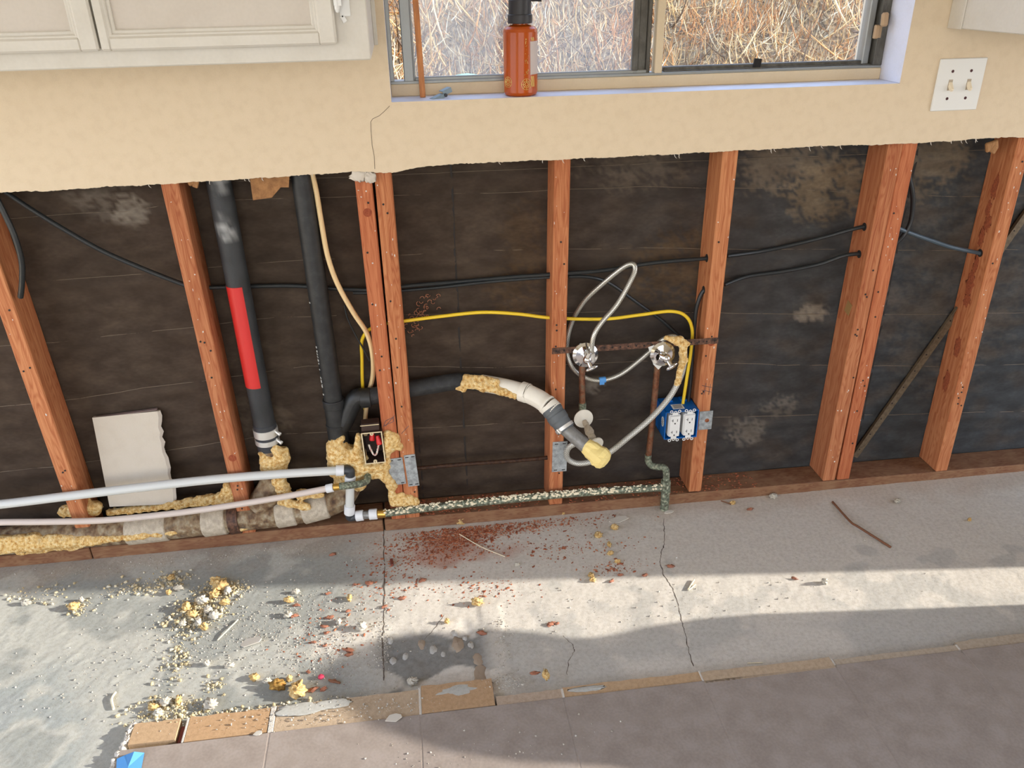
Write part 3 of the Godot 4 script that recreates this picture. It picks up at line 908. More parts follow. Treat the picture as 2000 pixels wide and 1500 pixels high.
func paper_and_framing() -> void:
	var pw := thing("wall_paper_lining", "black building paper with horizontal tie wires behind the studs", "", Vector3(0.3, 0.0, PAPER), "", "structure")
	var b := MB.new()
	var st := 0.008
	var nx := int(4.6 / st)
	var ny := int(1.12 / st)
	for j in ny + 1:
		for i in nx + 1:
			var x := -1.75 + i * st
			var y := 0.0 + j * st
			b.col = paper_color(x, y) * 4.0
			b.vert(Vector3(x, y, paper_z(x, y)))
	var w := nx + 1
	for j in ny:
		for i in nx:
			var a := j * w + i
			b.tri(a, a + w, a + 1); b.tri(a + 1, a + w, a + w + 1)
	part(pw, "building_paper", b, M.paper, true)
	for k in SEAMS.size():
		var pts := []
		var x := -1.7
		while x < 2.8:
			var y := seam_y(k, x)
			pts.append(Vector3(x, y, paper_z(x, y) + 0.0004 + 0.0012 * noise.get_noise_1d(x * 3.0 + k * 17.0)))
			x += 0.03
		var t := MB.new()
		t.tube(pts, 0.0009, 5)
		part(pw, "tie_wire", t, M.wire)
	# lapped joints of the paper
	for k in [[-0.02, 0.04, 0.25], [0.107, 0.05, 0.98], [1.29, 0.03, 0.98]]:
		var lp := MB.new()
		var y: float = k[1]
		var prev := Vector3(k[0], y, paper_z(k[0], y) + 0.0008)
		while y < k[2]:
			y += 0.03
			var p := Vector3(k[0] + 0.003 * noise.get_noise_1d(y * 4.0), y, paper_z(k[0], y) + 0.0008)
			lp.face([prev, prev - Vector3(0.005, 0, 0.0012), p - Vector3(0.005, 0, 0.0012), p], Vector3.BACK)
			prev = p
		part(pw, "lap", lp, mat(srgb(40, 35, 31), 0.8))

	# bottom plates: [x from, x to, top at from, top at to]
	var plates := [[-1.6, -0.912, 0.036, 0.036, "weathered brown bottom plate under the foam-crusted drain"], [-0.909, -0.138, 0.036, 0.038, "brown bottom plate between the drain and the concrete"], [-0.133, 2.9, 0.039, 0.017, "long brown bottom plate under the row of bare studs"]]
	for k in plates.size():
		var pl: Array = plates[k]
		var pb := MB.new()
		var slope := atan2(pl[3] - pl[2], pl[1] - pl[0])
		var len_: float = pl[1] - pl[0]
		pb.box(Transform3D(Basis(), Vector3.ZERO), Vector3(len_, 0.038, 0.0885), 0.002)
		var mi := MeshInstance3D.new()
		mi.name = numbered("bottom_plate")
		mi.mesh = pb.mesh()
		var pm: StandardMaterial3D = M.plate.duplicate()
		pm.uv1_offset = Vector3(k * 0.3, k * 0.4, 0)
		mi.material_override = pm
		add_child(mi)
		mi.position = Vector3((pl[0] + pl[1]) * 0.5, (pl[2] + pl[3]) * 0.5 - 0.019, SF - 0.0445)
		mi.rotation.z = slope
		tag(mi, pl[4], "plate", "bottom plates")

	# studs: front left edge at the foot and under the drywall
	var S := [
		[Vector3(-0.9333, 0.2327, -0.0125), Vector3(-0.9416, 0.5959, -0.0125), "rough orange stud with a black cable stapled into its face"],
		[Vector3(-0.5206, 0.2333, -0.0125), Vector3(-0.5339, 0.9937, -0.0125), "knotty orange stud beside the black pipe with red tape"],
		[Vector3(-0.1139, 0.3242, -0.0125), Vector3(-0.1166, 0.9785, -0.0125), "left stud of the pair above the red-wired box, with a dark knot"],
		[Vector3(-0.0731, 0.3203, -0.0125), Vector3(-0.0721, 0.9809, -0.0125), "right stud of the pair above the red-wired box, paint-flecked"],
		[Vector3(0.329, 0.0925, -0.0125), Vector3(0.3381, 0.992, -0.0125), "stud carrying the left end of the rusty pipe strap"],
		[Vector3(0.7356, 0.0382, -0.0125), Vector3(0.7393, 0.9907, -0.0125), "stud carrying the blue outlet box and bracket"],
		[Vector3(1.1436, 0.0303, -0.0125), Vector3(1.1525, 0.992, -0.0125), "left stud of the tight pair right of the outlet box"],
		[Vector3(1.1879, 0.0311, -0.0125), Vector3(1.1898, 0.9916, -0.0125), "right stud of the tight pair right of the outlet box"],
		[Vector3(1.499, 0.022, -0.0125), Vector3(1.4907, 0.9948, -0.0125), "stud with orange-red stains beyond the diagonal metal brace"]]
	for k in S.size():
		var lo: Vector3 = S[k][0]
		var hi: Vector3 = S[k][1]
		var lean := (hi.x - lo.x) / (hi.y - lo.y)
		var y0 := 0.037 if lo.x < 0.8 else (0.031 if lo.x < 1.3 else 0.028)
		var foot := Vector3(lo.x - lean * (lo.y - y0) + 0.019, y0, SF - 0.0445)
		var o := thing("wall_stud", S[k][2], "stud", foot, "bare wall studs")
		var len_ := 1.1 - y0
		var sb := MB.new()
		sb.box(Transform3D(Basis(), Vector3(0, len_ * 0.5, 0)), Vector3(0.038, len_, 0.089), 0.0025)
		var mi := shared("timber", sb.mesh(), stud_material(k), Transform3D(), o)
		o.rotation.z = -atan(lean)
		# nails and plaster flecks on the face
		var nail := CylinderMesh.new()
		nail.top_radius = 0.0024
		nail.bottom_radius = 0.0026
		nail.height = 0.002
		nail.radial_segments = 8
		nail.rings = 1
		rng.seed = 100 + k
		for q in 7:
			var at := Vector3(rng.randf_range(-0.011, 0.011), rng.randf_range(0.08, 0.92), 0.0447)
			shared("nail", nail, M.slot, Transform3D(Basis(Vector3.RIGHT, PI / 2), at), o)
		var fl := MB.new()
		for q in (10 if k in [0, 5, 6] else 22):
			var at := Vector3(rng.randf_range(-0.017, 0.017), rng.randf_range(0.05, 0.93), 0.0446)
			fl.lump(at, Vector3(rng.randf_range(0.0005, 0.0018), rng.randf_range(0.0006, 0.0034), 0.0006), noise, 0.7, 2.0, q * 1.7, 4, 6)
		var fm := shared("plaster_flecks", fl.mesh(), M.gypsum, Transform3D(), o)
		fm.set_meta("kind", "stuff")
		# knots
		if k in [1, 2, 5]:
			var kn := MB.new()
			var ky: float = {1: 0.24, 2: 0.86, 5: 0.47}[k]
			kn.lathe(Transform3D(Basis(Vector3.RIGHT, PI / 2), Vector3(0.002, ky, 0.0435)), [[0.0105, 0.0], [0.01, 0.0013], [0.005, 0.0014], [0.0, 0.0013]], 14)
			shared("knot", kn.mesh(), mat(srgb(168, 116, 92), 0.8, 0, {tex = T.wood, tri = Vector3(14, 14, 14)}), Transform3D(), o)
	# drilled holes where cables pass, and the tan label on the tight pair
	var studs := {}
	for ch in get_children():
		if str(ch.name).begins_with("wall_stud"): studs[ch.name] = ch
	var hole := MB.new()
	hole.lathe(Transform3D(Basis(Vector3.BACK, PI / 2)), [[0.0105, 0.0], [0.0105, 0.0006], [0.0, 0.0006]], 16)
	var hm := hole.mesh()
	for k in [["wall_stud_005", Vector3(0.7404, 0.7261, -0.05)], ["wall_stud_005", Vector3(0.7416, 0.6408, -0.05)], ["wall_stud_006", Vector3(1.1517, 0.7843, -0.05)], ["wall_stud_006", Vector3(1.157, 0.7119, -0.05)], ["wall_stud_008", Vector3(1.4957, 0.6944, -0.05)]]:
		var o: Node3D = studs[k[0]]
		var loc: Vector3 = o.transform.affine_inverse() * (k[1] as Vector3)
		shared("drilled_hole", hm, M.dark, Transform3D(Basis(), Vector3(-0.0190, loc.y, loc.z)), o)
	# red-orange stain patches soaked into the near side of the last stud
	var o9: Node3D = studs["wall_stud_008"]
	rng.seed = 41
	for k in [Vector3(1.4383, 0.8673, -0.055), Vector3(1.4393, 0.8103, -0.06), Vector3(1.4262, 0.7732, -0.05), Vector3(1.4282, 0.7345, -0.06), Vector3(1.4346, 0.6596, -0.055), Vector3(1.4303, 0.6061, -0.06), Vector3(1.4298, 0.5578, -0.055), Vector3(1.4471, 0.4208, -0.05), Vector3(1.4544, 0.3108, -0.06)]:
		var loc: Vector3 = o9.transform.affine_inverse() * (k as Vector3)
		var sn := MB.new()
		sn.lump(Vector3(-0.019, loc.y, loc.z), Vector3(0.0004, rng.randf_range(0.016, 0.032), rng.randf_range(0.008, 0.016)), noise, 0.9, 1.8, loc.y * 40.0, 10, 18)
		shared("stain", sn.mesh(), mat(srgb(164, 86, 52), 0.8, 0, {tex = T.dusty, tri = Vector3(12, 12, 12)}), Transform3D(), o9)
	# pencil scribbles left by the framers
	for k in [["wall_stud_005", [[Vector3(0.7437, 0.3819, -0.0121), Vector3(0.7731, 0.3732, -0.0121)], [Vector3(0.7436, 0.368, -0.0121), Vector3(0.7759, 0.359, -0.0121)], [Vector3(0.7545, 0.3887, -0.0121), Vector3(0.7521, 0.3532, -0.0121)], [Vector3(0.7677, 0.3845, -0.0121), Vector3(0.7651, 0.3521, -0.0121)]]], ["wall_stud_002", [[Vector3(-0.1091, 0.3332, -0.0121), Vector3(-0.1023, 0.3509, -0.0121)], [Vector3(-0.1023, 0.3509, -0.0121), Vector3(-0.0818, 0.3596, -0.0121)], [Vector3(-0.0818, 0.3596, -0.0121), Vector3(-0.0815, 0.3474, -0.0121)], [Vector3(-0.0815, 0.3474, -0.0121), Vector3(-0.1061, 0.3375, -0.0121)], [Vector3(-0.105, 0.3343, -0.0121), Vector3(-0.0774, 0.3653, -0.0121)]]], ["wall_stud_003", [[Vector3(-0.0647, 0.3089, -0.0121), Vector3(-0.0444, 0.3302, -0.0121)]]]]:
		var po: Node3D = studs[k[0]]
		var pm := MB.new()
		for line in k[1]: pm.tube(line, 0.0006, 4)
		shared("pencil_mark", pm.mesh(), mat(srgb(84, 82, 92), 0.7), po.transform.affine_inverse(), po)
	var o7: Node3D = studs["wall_stud_006"]
	var lb := MB.new()
	lb.box(Transform3D(Basis(Vector3.RIGHT, 0.25), Vector3(-0.0194, 0.53, 0.005)), Vector3(0.0012, 0.034, 0.026), 0.0004)
	shared("label", lb.mesh(), mat(srgb(146, 112, 66), 0.8), Transform3D(), o7)

# ---------------------------------------------------------------- outside
func hill_y(x: float, z: float) -> float:
	var d := -z - 0.6
	return 0.5 + maxf(d, 0.0) * 0.62 + 0.12 * noise.get_noise_2d(x * 0.9, z * 0.9) + 0.04 * noise.get_noise_2d(x * 3.0, z * 3.0)

func outside() -> void:
	var b := MB.new()
	var nx := 90
	var nz := 70
	for j in nz + 1:
		for i in nx + 1:
			var x := lerpf(-6.0, 9.0, float(i) / nx)
			var z := -0.35 - 9.0 * pow(float(j) / nz, 1.6)
			b.vert(Vector3(x, hill_y(x, z), z))
	for j in nz:
		for i in nx:
			var a := j * (nx + 1) + i
			b.tri(a, a + nx + 1, a + 1); b.tri(a + 1, a + nx + 1, a + nx + 2)
	solo("hillside", b, M.ground, "dry earth hillside rising behind the window", "", Vector3(1, 0.5, -2), "", "structure")
	var yard := MB.new()
	yard.bb(Vector3(-40, -0.4, 4.33), Vector3(40, -0.15, 40), 0)
	yard.bb(Vector3(3.13, -0.4, -20), Vector3(40, -0.15, 4.33), 0)
	yard.bb(Vector3(-40, -0.4, -20), Vector3(-2.53, -0.15, 4.33), 0)
	solo("yard", yard, mat(srgb(190, 176, 152), 0.95), "bare pale yard around the house", "", Vector3(0, -0.4, 10), "", "structure")
	# dry grass
	var blade := MB.new()
	var pts := []
	for k in 5:
		var t := k / 4.0
		pts.append(Vector3(0.22 * t * t, t, 0.05 * sin(t * 3.0)))
	blade.tube(pts, [0.022, 0.02, 0.016, 0.01, 0.002], 3, false)
	var mm := MultiMesh.new()
	mm.transform_format = MultiMesh.TRANSFORM_3D
	mm.use_colors = true
	mm.mesh = blade.mesh()
	var n := 60000
	mm.instance_count = n
	rng.seed = 77
	var tones := [lin(216, 178, 118), lin(228, 198, 146), lin(184, 132, 76), lin(178, 122, 72), lin(244, 228, 190), lin(116, 88, 64), lin(206, 168, 116), lin(100, 80, 64), lin(236, 214, 170)]
	for i in n:
		var z := -0.75 - 4.2 * pow(rng.randf(), 1.25)
		var x := rng.randf_range(-0.4, 1.6) * (1.0 - (z - 1.85) * 0.0) + rng.randf_range(-0.3, 0.3) * -z
		x = rng.randf_range(-0.35, 0.35) + (x) * (1.85 - z) / 2.0 * 0.9
		var len_ := rng.randf_range(0.03, 0.12)
		var thick := rng.randf_range(0.035, 0.09) if i % 40 else 0.13
		if i % 40 == 0: len_ = rng.randf_range(0.14, 0.3)
		var tilt := rng.randf_range(0.3, 1.7)
		var bas := Basis(Vector3.UP, rng.randf() * TAU) * Basis(Vector3.BACK, tilt) * Basis.from_scale(Vector3(len_, len_, len_) * Vector3(1, 1, 1))
		bas = bas * Basis.from_scale(Vector3(thick / len_ * 1.6, 1.0, thick / len_ * 1.6))
		mm.set_instance_transform(i, Transform3D(bas, Vector3(x, hill_y(x, z) + rng.randf_range(-0.01, 0.03), z)))
		var c: Color = tones[rng.randi() % tones.size()]
		if noise.get_noise_2d(x * 2.0, z * 2.0) > 0.25 and rng.randf() < 0.6: c = lin(200, 140, 82)
		if Vector2(x - 0.85, z + 1.05).length() < 0.12 and rng.randf() < 0.6: c = lin(176, 178, 74)
		mm.set_instance_color(i, c)
	var mi := MultiMeshInstance3D.new()
	mi.name = "dry_grass"
	mi.multimesh = mm
	mi.material_override = M.straw
	add_child(mi)
	tag(mi, "sunlit dry straw and grass covering the hillside outside the window", "grass", "", "stuff")
	var dm := MB.new()
	dm.lathe(Transform3D(Basis(), Vector3(0.2013, 1.0757, -0.75)), [[0.064, 0.0], [0.062, 0.012], [0.052, 0.023], [0.036, 0.03], [0.016, 0.034], [0.0, 0.035]], 28)
	solo("plastic_lid", dm, M.mint, "mint green rounded plastic bowl outside under the left window pane", "lid", Vector3(0.2013, 1.0757, -0.75))  # a rounded plastic lid lying in the grass
	# made-up, unseen sack standing by the patio door, right of the view: added to cast the shadow across the floor
	var caster := MB.new()
	var prof := [[0.0, 0.62, 1.12], [0.05, 0.585, 1.18], [0.12, 0.59, 1.2], [0.2, 0.597, 1.2], [0.33, 0.602, 1.18], [0.4, 0.604, 1.16], [0.443, 0.616, 1.13], [0.475, 0.631, 1.11], [0.507, 0.657, 1.085], [0.528, 0.669, 1.045], [0.547, 0.665, 1.025], [0.566, 0.645, 1.02], [0.595, 0.634, 1.012], [0.617, 0.634, 1.0], [0.645, 0.636, 0.98], [0.665, 0.645, 0.95], [0.682, 0.665, 0.92], [0.695, 0.7, 0.87], [0.70, 0.76, 0.8]]
	var sect := 28
	for i in prof.size():
		var p: Array = prof[i]
		var hw: float = (p[2] - p[1]) * 0.5
		var dep: float = 0.2 if p[0] < 0.4 else 0.1
		dep = minf(dep, hw)
		for k in sect:
			var a := TAU * k / sect
			caster.vert(Vector3(2.1 + cos(a) * dep * (1.0 + 0.1 * noise.get_noise_2d(a * 2.0, p[0] * 9.0)), TILE_TOP + p[0], (p[1] + p[2]) * 0.5 + sin(a) * hw))
	for i in prof.size() - 1:
		for k in sect:
			var a := i * sect + k
			var c := i * sect + (k + 1) % sect
			caster.tri(a, a + sect, c); caster.tri(c, a + sect, c + sect)
	var ring := []
	for k in sect: ring.append(caster.v[(prof.size() - 1) * sect + k])
	caster.face(ring, Vector3.UP)
	solo("added_shadow_caster", caster, M.caster_dark, "added unseen sack standing on the tiles by the patio doorway", "caster", Vector3(2.1, TILE_TOP, 0.9))

# ---------------------------------------------------------------- cabinets
func door(parent: Node3D, lo: Vector3, hi: Vector3, sl: float, sr: float, rail: float) -> MeshInstance3D:
	# lo, hi: outer corners on the face plane; a flat frame, a stepped bead, a sunk panel
	var z := lo.z
	var f := MB.new()
	f.bb(Vector3(lo.x, lo.y, z - 0.02), Vector3(lo.x + sl, hi.y, z), 0.0035)
	f.bb(Vector3(hi.x - sr, lo.y, z - 0.02), Vector3(hi.x, hi.y, z), 0.0035)
	f.bb(Vector3(lo.x + sl - 0.003, lo.y, z - 0.02), Vector3(hi.x - sr + 0.003, lo.y + rail, z - 0.0002), 0.0035)
	f.bb(Vector3(lo.x + sl - 0.003, hi.y - rail, z - 0.02), Vector3(hi.x - sr + 0.003, hi.y, z - 0.0002), 0.0035)
	var d := part(parent, "door", f, M.cabinet)
	var bead := MB.new()
	for k in 2:
		var i := 0.004 + k * 0.006
		var zz := z - 0.0035 - k * 0.004
		var x0 := lo.x + sl + i
		var x1 := hi.x - sr - i
		var y0 := lo.y + rail + i
		var y1 := hi.y - rail - i
		bead.bb(Vector3(x0 - 0.008, y0 - 0.008, z - 0.019), Vector3(x0, y1, zz), 0.0018)
		bead.bb(Vector3(x1, y0 - 0.008, z - 0.019), Vector3(x1 + 0.008, y1, zz), 0.0018)
		bead.bb(Vector3(x0 - 0.008, y0 - 0.008, z - 0.019), Vector3(x1 + 0.008, y0, zz - 0.0001), 0.0018)
	part(d, "bead", bead, M.cabinet)
	var p := MB.new()
	p.bb(Vector3(lo.x + sl, lo.y + rail, z - 0.02), Vector3(hi.x - sr, hi.y - rail, z - 0.012), 0)
	part(d, "panel", p, mat(srgb(198, 188, 176), 0.42, 0, {tex = T.paint, bump = T.wide, depth = 0.006, tri = Vector3(2, 2, 2)}))
	return d

func cabinets() -> void:
	var c := thing("wall_cabinet", "off-white painted wall cabinet with two panelled doors left of the window", "cabinet", Vector3(-0.67, 1.249, 0.15), "painted wall cabinets")
	var b := MB.new()
	b.bb(Vector3(-1.32, 1.2485, 0.0008), Vector3(-0.0466, 2.2, 0.3), 0.002)
	part(c, "body", b, M.cabinet)
	var sc := MB.new()
	sc.bb(Vector3(-0.0466, 1.252, 0.0006), Vector3(-0.0385, 2.2, 0.014), 0.001)
	part(c, "scribe_strip", sc, M.cabinet)
	var rd0 := Vector3(-0.4868, 1.2802, 0.32)
	var rd1 := Vector3(-0.1012, 1.2723, 0.32)
	var d := door(c, Vector3(rd0.x, (rd0.y + rd1.y) * 0.5, 0.32), Vector3(rd1.x, 2.15, 0.32), 0.017, 0.03, 0.022)
	var ld1 := Vector3(-0.4903, 1.2807, 0.32)
	door(c, Vector3(-1.3, (rd0.y + rd1.y) * 0.5 + 0.0005, 0.32), Vector3(ld1.x, 2.15, 0.32), 0.03, 0.03, 0.022)
	var h := MB.new()
	h.bb(Vector3(-0.0927, 1.3193, 0.301), Vector3(-0.0744, 1.3907, 0.303), 0.0008)
	h.box(Transform3D(Basis(Vector3.BACK, 0.5), Vector3(-0.087, 1.3152, 0.302)), Vector3(0.008, 0.012, 0.003), 0.0008)
	var hk := Vector3(-0.0947, 1.3311, 0.318)
	h.lathe(Transform3D(Basis(), hk + Vector3(0, -0.006, 0)), [[0.0, 0.0], [0.003, 0.0015], [0.0048, 0.006], [0.0048, 0.09], [0.0, 0.092]], 12)
	h.bb(Vector3(-0.0999, 1.3359, 0.3195), Vector3(-0.0868, 1.3908, 0.322), 0.0008)
	var hp := part(c, "hinge", h, M.device)
	var sw := MB.new()
	sw.lathe(Transform3D(Basis(Vector3.RIGHT, PI / 2), Vector3(-0.0882, 1.3193, 0.3035)), [[0.0014, 0.0], [0.0014, 0.0006], [0.0, 0.0006]], 8)
	part(hp, "screw", sw, M.slot)

	var r := thing("wall_cabinet", "off-white painted wall cabinet seen from its plain side, above the light switches", "cabinet", Vector3(1.5, 1.252, 0.15), "painted wall cabinets")
	var rb := MB.new()
	rb.bb(Vector3(1.2346, 1.2522, 0.0008), Vector3(1.95, 2.2, 0.3), 0.002)
	part(r, "body", rb, M.cabinet)
	var ss := MB.new()
	ss.bb(Vector3(1.2316, 1.2515, 0.0006), Vector3(1.2346, 2.2, 0.05), 0.0008)
	part(r, "scribe_strip", ss, M.cabinet)

# ---------------------------------------------------------------- pipes
func cyl(b: MB, a: Vector3, c: Vector3, r: float, bev := 0.001, sides := 24) -> void:
	var L := a.distance_to(c)
	b.lathe(turned(c - a, a), [[0.0, 0.0], [r - bev, 0.0], [r, bev], [r, L - bev], [r - bev, L], [0.0, L]], sides)

func recolor(b: MB, f: Callable) -> void:
	for i in b.v.size():
		b.c[i] = f.call(b.v[i])

func upright(axis: Vector3, at: Vector3) -> Transform3D:   # y along the axis, z towards the room
	var y := axis.normalized()
	var x := (Vector3.RIGHT - y * y.x).normalized()
	return Transform3D(Basis(x, y, x.cross(y)), at)

func drains() -> void:
	# vent pipe with red tape, rubber coupling, rusty stub, cast iron run
	var a_top := Vector3(-0.4204, 0.9921, -0.057)
	var a_bot := Vector3(-0.4149, 0.2833, -0.057)
	a_top = a_bot + (a_top - a_bot) * 1.14
	var dv := thing("vent_pipe", "black drain pipe with a long strip of red tape and steel band clamps", "pipe", a_bot)
	var p := MB.new()
	var pts := []
	for k in 61: pts.append(a_bot.lerp(a_top, k / 60.0))
	p.tube(pts, 0.0275, 28)
	recolor(p, func(q: Vector3) -> Color:
		var c := Color(0.07, 0.073, 0.077) * (1.0 + 0.6 * noise.get_noise_3dv(q * 14.0))
		var n := fine.get_noise_3dv(q * 60.0) * 0.6 + noise.get_noise_3dv(q * 30.0)
		for s in [[Vector3(-0.4219, 0.8721, -0.03), 0.016, 0.026], [Vector3(-0.4077, 0.8558, -0.03), 0.01, 0.016], [Vector3(-0.4102, 0.984, -0.03), 0.022, 0.03]]:
			var e: Vector3 = (q - s[0]) / Vector3(s[1], s[2], 0.03)
			c = c.lerp(Color(1.0, 1.0, 0.97), smoothstep(1.3, 0.0, e.length() + n * 0.9) * 0.8)
		return c)
	var am := mat(srgb(167, 167, 167), 0.6, 0, {bump = T.pebble, depth = 0.05, tri = Vector3(4, 4, 4), world = true, vc = true})
	part(dv, "pipe", p, am, true)
	var ax := (a_top - a_bot).normalized()
	var tp := MB.new()
	var t0 := Vector3(-0.4212, 0.461, -0.057)
	var t1 := Vector3(-0.4206, 0.7295, -0.057)
	t0 = a_bot + ax * (t0 - a_bot).dot(ax)
	t1 = a_bot + ax * (t1 - a_bot).dot(ax)
	var L := t0.distance_to(t1)
	tp.lathe(upright(ax, t0), [[0.0276, 0.0], [0.0281, 0.0005], [0.0281, L - 0.0005], [0.0276, L]], 26, deg_to_rad(62), deg_to_rad(140))
	part(dv, "red_tape", tp, M.red_tape)
	var cp := MB.new()
	var c0 := a_bot
	var c1 := a_bot + ax * 0.062
	cyl(cp, c0 - ax * 0.012, c1 + ax * 0.004, 0.0295, 0.002, 28)
	var coup := part(dv, "rubber_coupling", cp, M.fitting)
	for k in [[0.008, 0.022, 0.0315], [0.03, 0.052, 0.0315]]:
		var bd := MB.new()
		cyl(bd, a_bot + ax * k[0], a_bot + ax * k[1], k[2], 0.0008, 36)
		var bp := part(coup, "band_clamp", bd, M.steel)
		var sc := MB.new()
		var at: Vector3 = a_bot + ax * ((k[0] + k[1]) * 0.5) + Vector3(0.028, 0.004, 0.014)
		cyl(sc, at - Vector3(0.006, -0.004, 0.004), at + Vector3(0.008, -0.004, 0.006), 0.0042, 0.001, 10)
		cyl(sc, at + Vector3(0.007, -0.0035, 0.005), at + Vector3(0.012, -0.006, 0.008), 0.0055, 0.001, 6)
		part(coup, "clamp_screw", sc, M.steel)
	var run := thing("cast_iron_drain", "rusty cast iron drain lying on the bottom plate, crusted with foam", "pipe", Vector3(-0.7538, 0.0271, -0.035))
	var stub := MB.new()
	stub.tube(smooth([Vector3(-0.4119, 0.2767, -0.057), Vector3(-0.4118, 0.2241, -0.057), Vector3(-0.4147, 0.1801, -0.05), Vector3(-0.4322, 0.1441, -0.04), Vector3(-0.4646, 0.1043, -0.035)], 6), [0.028, 0.028, 0.028, 0.028, 0.028, 0.028, 0.029, 0.03, 0.031, 0.032, 0.033, 0.034, 0.035, 0.035, 0.036, 0.036, 0.036, 0.037, 0.037, 0.037, 0.037, 0.037, 0.037, 0.037, 0.037], 24)
	part(run, "riser", stub, M.rust)
	var mp := MB.new()
	var mpts := smooth([Vector3(-1.2833, 0.0694, -0.03), Vector3(-1.1312, 0.0728, -0.03), Vector3(-0.9263, 0.0719, -0.03), Vector3(-0.7431, 0.0723, -0.03), Vector3(-0.5826, 0.0774, -0.03), Vector3(-0.3929, 0.0815, -0.032), Vector3(-0.2963, 0.0903, -0.038), Vector3(-0.2426, 0.1066, -0.05), Vector3(-0.2159, 0.1526, -0.06)], 6)
	mp.tube(mpts, 0.037, 28)
	part(run, "main_run", mp, M.rust)
	var scaled := mat(srgb(206, 196, 178), 0.85, 0, {tex = T.dusty, bump = T.pebble, depth = 0.12, tri = Vector3(6, 6, 6), world = true})
	for k in [[Vector3(-0.6126, 0.0741, -0.03), Vector3(-0.5504, 0.0771, -0.03), 0.0402], [Vector3(-0.42, 0.0809, -0.03), Vector3(-0.368, 0.0838, -0.032), 0.0402], [Vector3(-0.8094, 0.0699, -0.03), Vector3(-0.7034, 0.0727, -0.03), 0.0395], [Vector3(-0.3518, 0.083, -0.033), Vector3(-0.2824, 0.0924, -0.04), 0.0405]]:
		var hb := MB.new()
		cyl(hb, k[0], k[1], k[2], 0.003, 30)
		part(run, "hub", hb, scaled)
	var sb := MB.new()
	cyl(sb, Vector3(-0.5425, 0.0762, -0.03), Vector3(-0.5152, 0.0782, -0.03), 0.0415, 0.001, 30)
	var spb := part(run, "strap", sb, M.strap)
	# ABS stack with wye and branch
	var b_top := Vector3(-0.2371, 0.9836, -0.057)
	var b_bot := Vector3(-0.2313, 0.2718, -0.057)
	var bx := (b_top - b_bot).normalized()
	b_top = b_bot + (b_top - b_bot) * 1.14
	var st := thing("drain_stack", "grey-black plastic drain stack with a wye fitting and side branch", "pipe", b_bot)
	var sp := MB.new()
	sp.tube([b_bot + bx * 0.1, b_top], 0.0242, 28)
	var sm := part(st, "pipe", sp, M.abs)
	var ft := MB.new()
	ft.lathe(upright(bx, b_bot), [[0.0, -0.01], [0.0275, -0.01], [0.0275, 0.052], [0.0285, 0.053], [0.0285, 0.058], [0.0262, 0.06], [0.0262, 0.108], [0.0285, 0.11], [0.0285, 0.13], [0.027, 0.132], [0.0245, 0.132]], 32)
	var wf := part(st, "wye_fitting", ft, M.abs)
	var br := MB.new()
	br.tube(smooth([b_bot + bx * 0.045, b_bot + bx * 0.062 + Vector3(0.02, 0, 0), Vector3(-0.1764, 0.3984, -0.057), Vector3(-0.1525, 0.3993, -0.057)], 6), 0.0235, 24)
	cyl(br, Vector3(-0.1632, 0.3987, -0.057), Vector3(-0.1367, 0.3994, -0.057), 0.0262, 0.001, 28)
	part(wf, "side_arm", br, M.abs)
	for k in [["ABS", 0.02, 0.011]]:
		var tm := TextMesh.new()
		tm.text = k[0]
		tm.font = SystemFont.new()
		tm.font_size = 16
		tm.pixel_size = 0.0007
		tm.depth = 0.0004
		var f := upright(bx, b_bot + bx * k[1])
		var ang := deg_to_rad(70)
		var nrm := (f.basis.x * cos(ang) + f.basis.z * sin(ang)).normalized()
		var txf := Transform3D(Basis(-bx, nrm.cross(-bx), nrm), f.origin + nrm * 0.0278)
		var tmi := shared("print", tm, M.ink, Transform3D(), wf)
		tmi.transform = Transform3D(txf.basis, txf.origin - b_bot)
	# worn lettering along the pipe: short white strokes
	var ink := MB.new()
	rng.seed = 8
	var fr := upright(bx, b_bot)
	var h := 0.15
	while h < 0.42:
		var s := rng.randf_range(0.004, 0.012)
		if rng.randf() < 0.75 and (h < 0.3 or h > 0.39):
			for q in 2:
				var ang := deg_to_rad(150 + q * 9)
				var n := (fr.basis.x * cos(ang) + fr.basis.z * sin(ang)).normalized()
				ink.tube([b_bot + bx * h + n * 0.0243, b_bot + bx * (h + s * rng.randf_range(0.4, 1.0)) + n * 0.0243], 0.0007, 4)
		h += s + 0.003
	part(sm, "worn_print", ink, M.ink).set_meta("kind", "stuff")
	# branch running through the studs and out into the room
	var trap := thing("drain_branch", "drain arm running through the studs and out to a bagged grey end", "pipe", Vector3(0.2316, 0.4057, -0.03))
	var bp := MB.new()
	bp.tube(smooth([Vector3(-0.1525, 0.3993, -0.057), Vector3(-0.0613, 0.4125, -0.057), Vector3(0.0192, 0.4207, -0.057), Vector3(0.0932, 0.427, -0.056), Vector3(0.1531, 0.4219, -0.05)], 5), 0.0225, 24)
	part(trap, "black_pipe", bp, M.old_pipe)
	var wp := MB.new()
	wp.tube(smooth([Vector3(0.1531, 0.4204, -0.05), Vector3(0.2121, 0.4104, -0.036), Vector3(0.257, 0.4022, -0.018), Vector3(0.2757, 0.3981, -0.008)], 6), 0.0225, 24)
	part(trap, "white_pipe", wp, M.pvc)
	var el := MB.new()
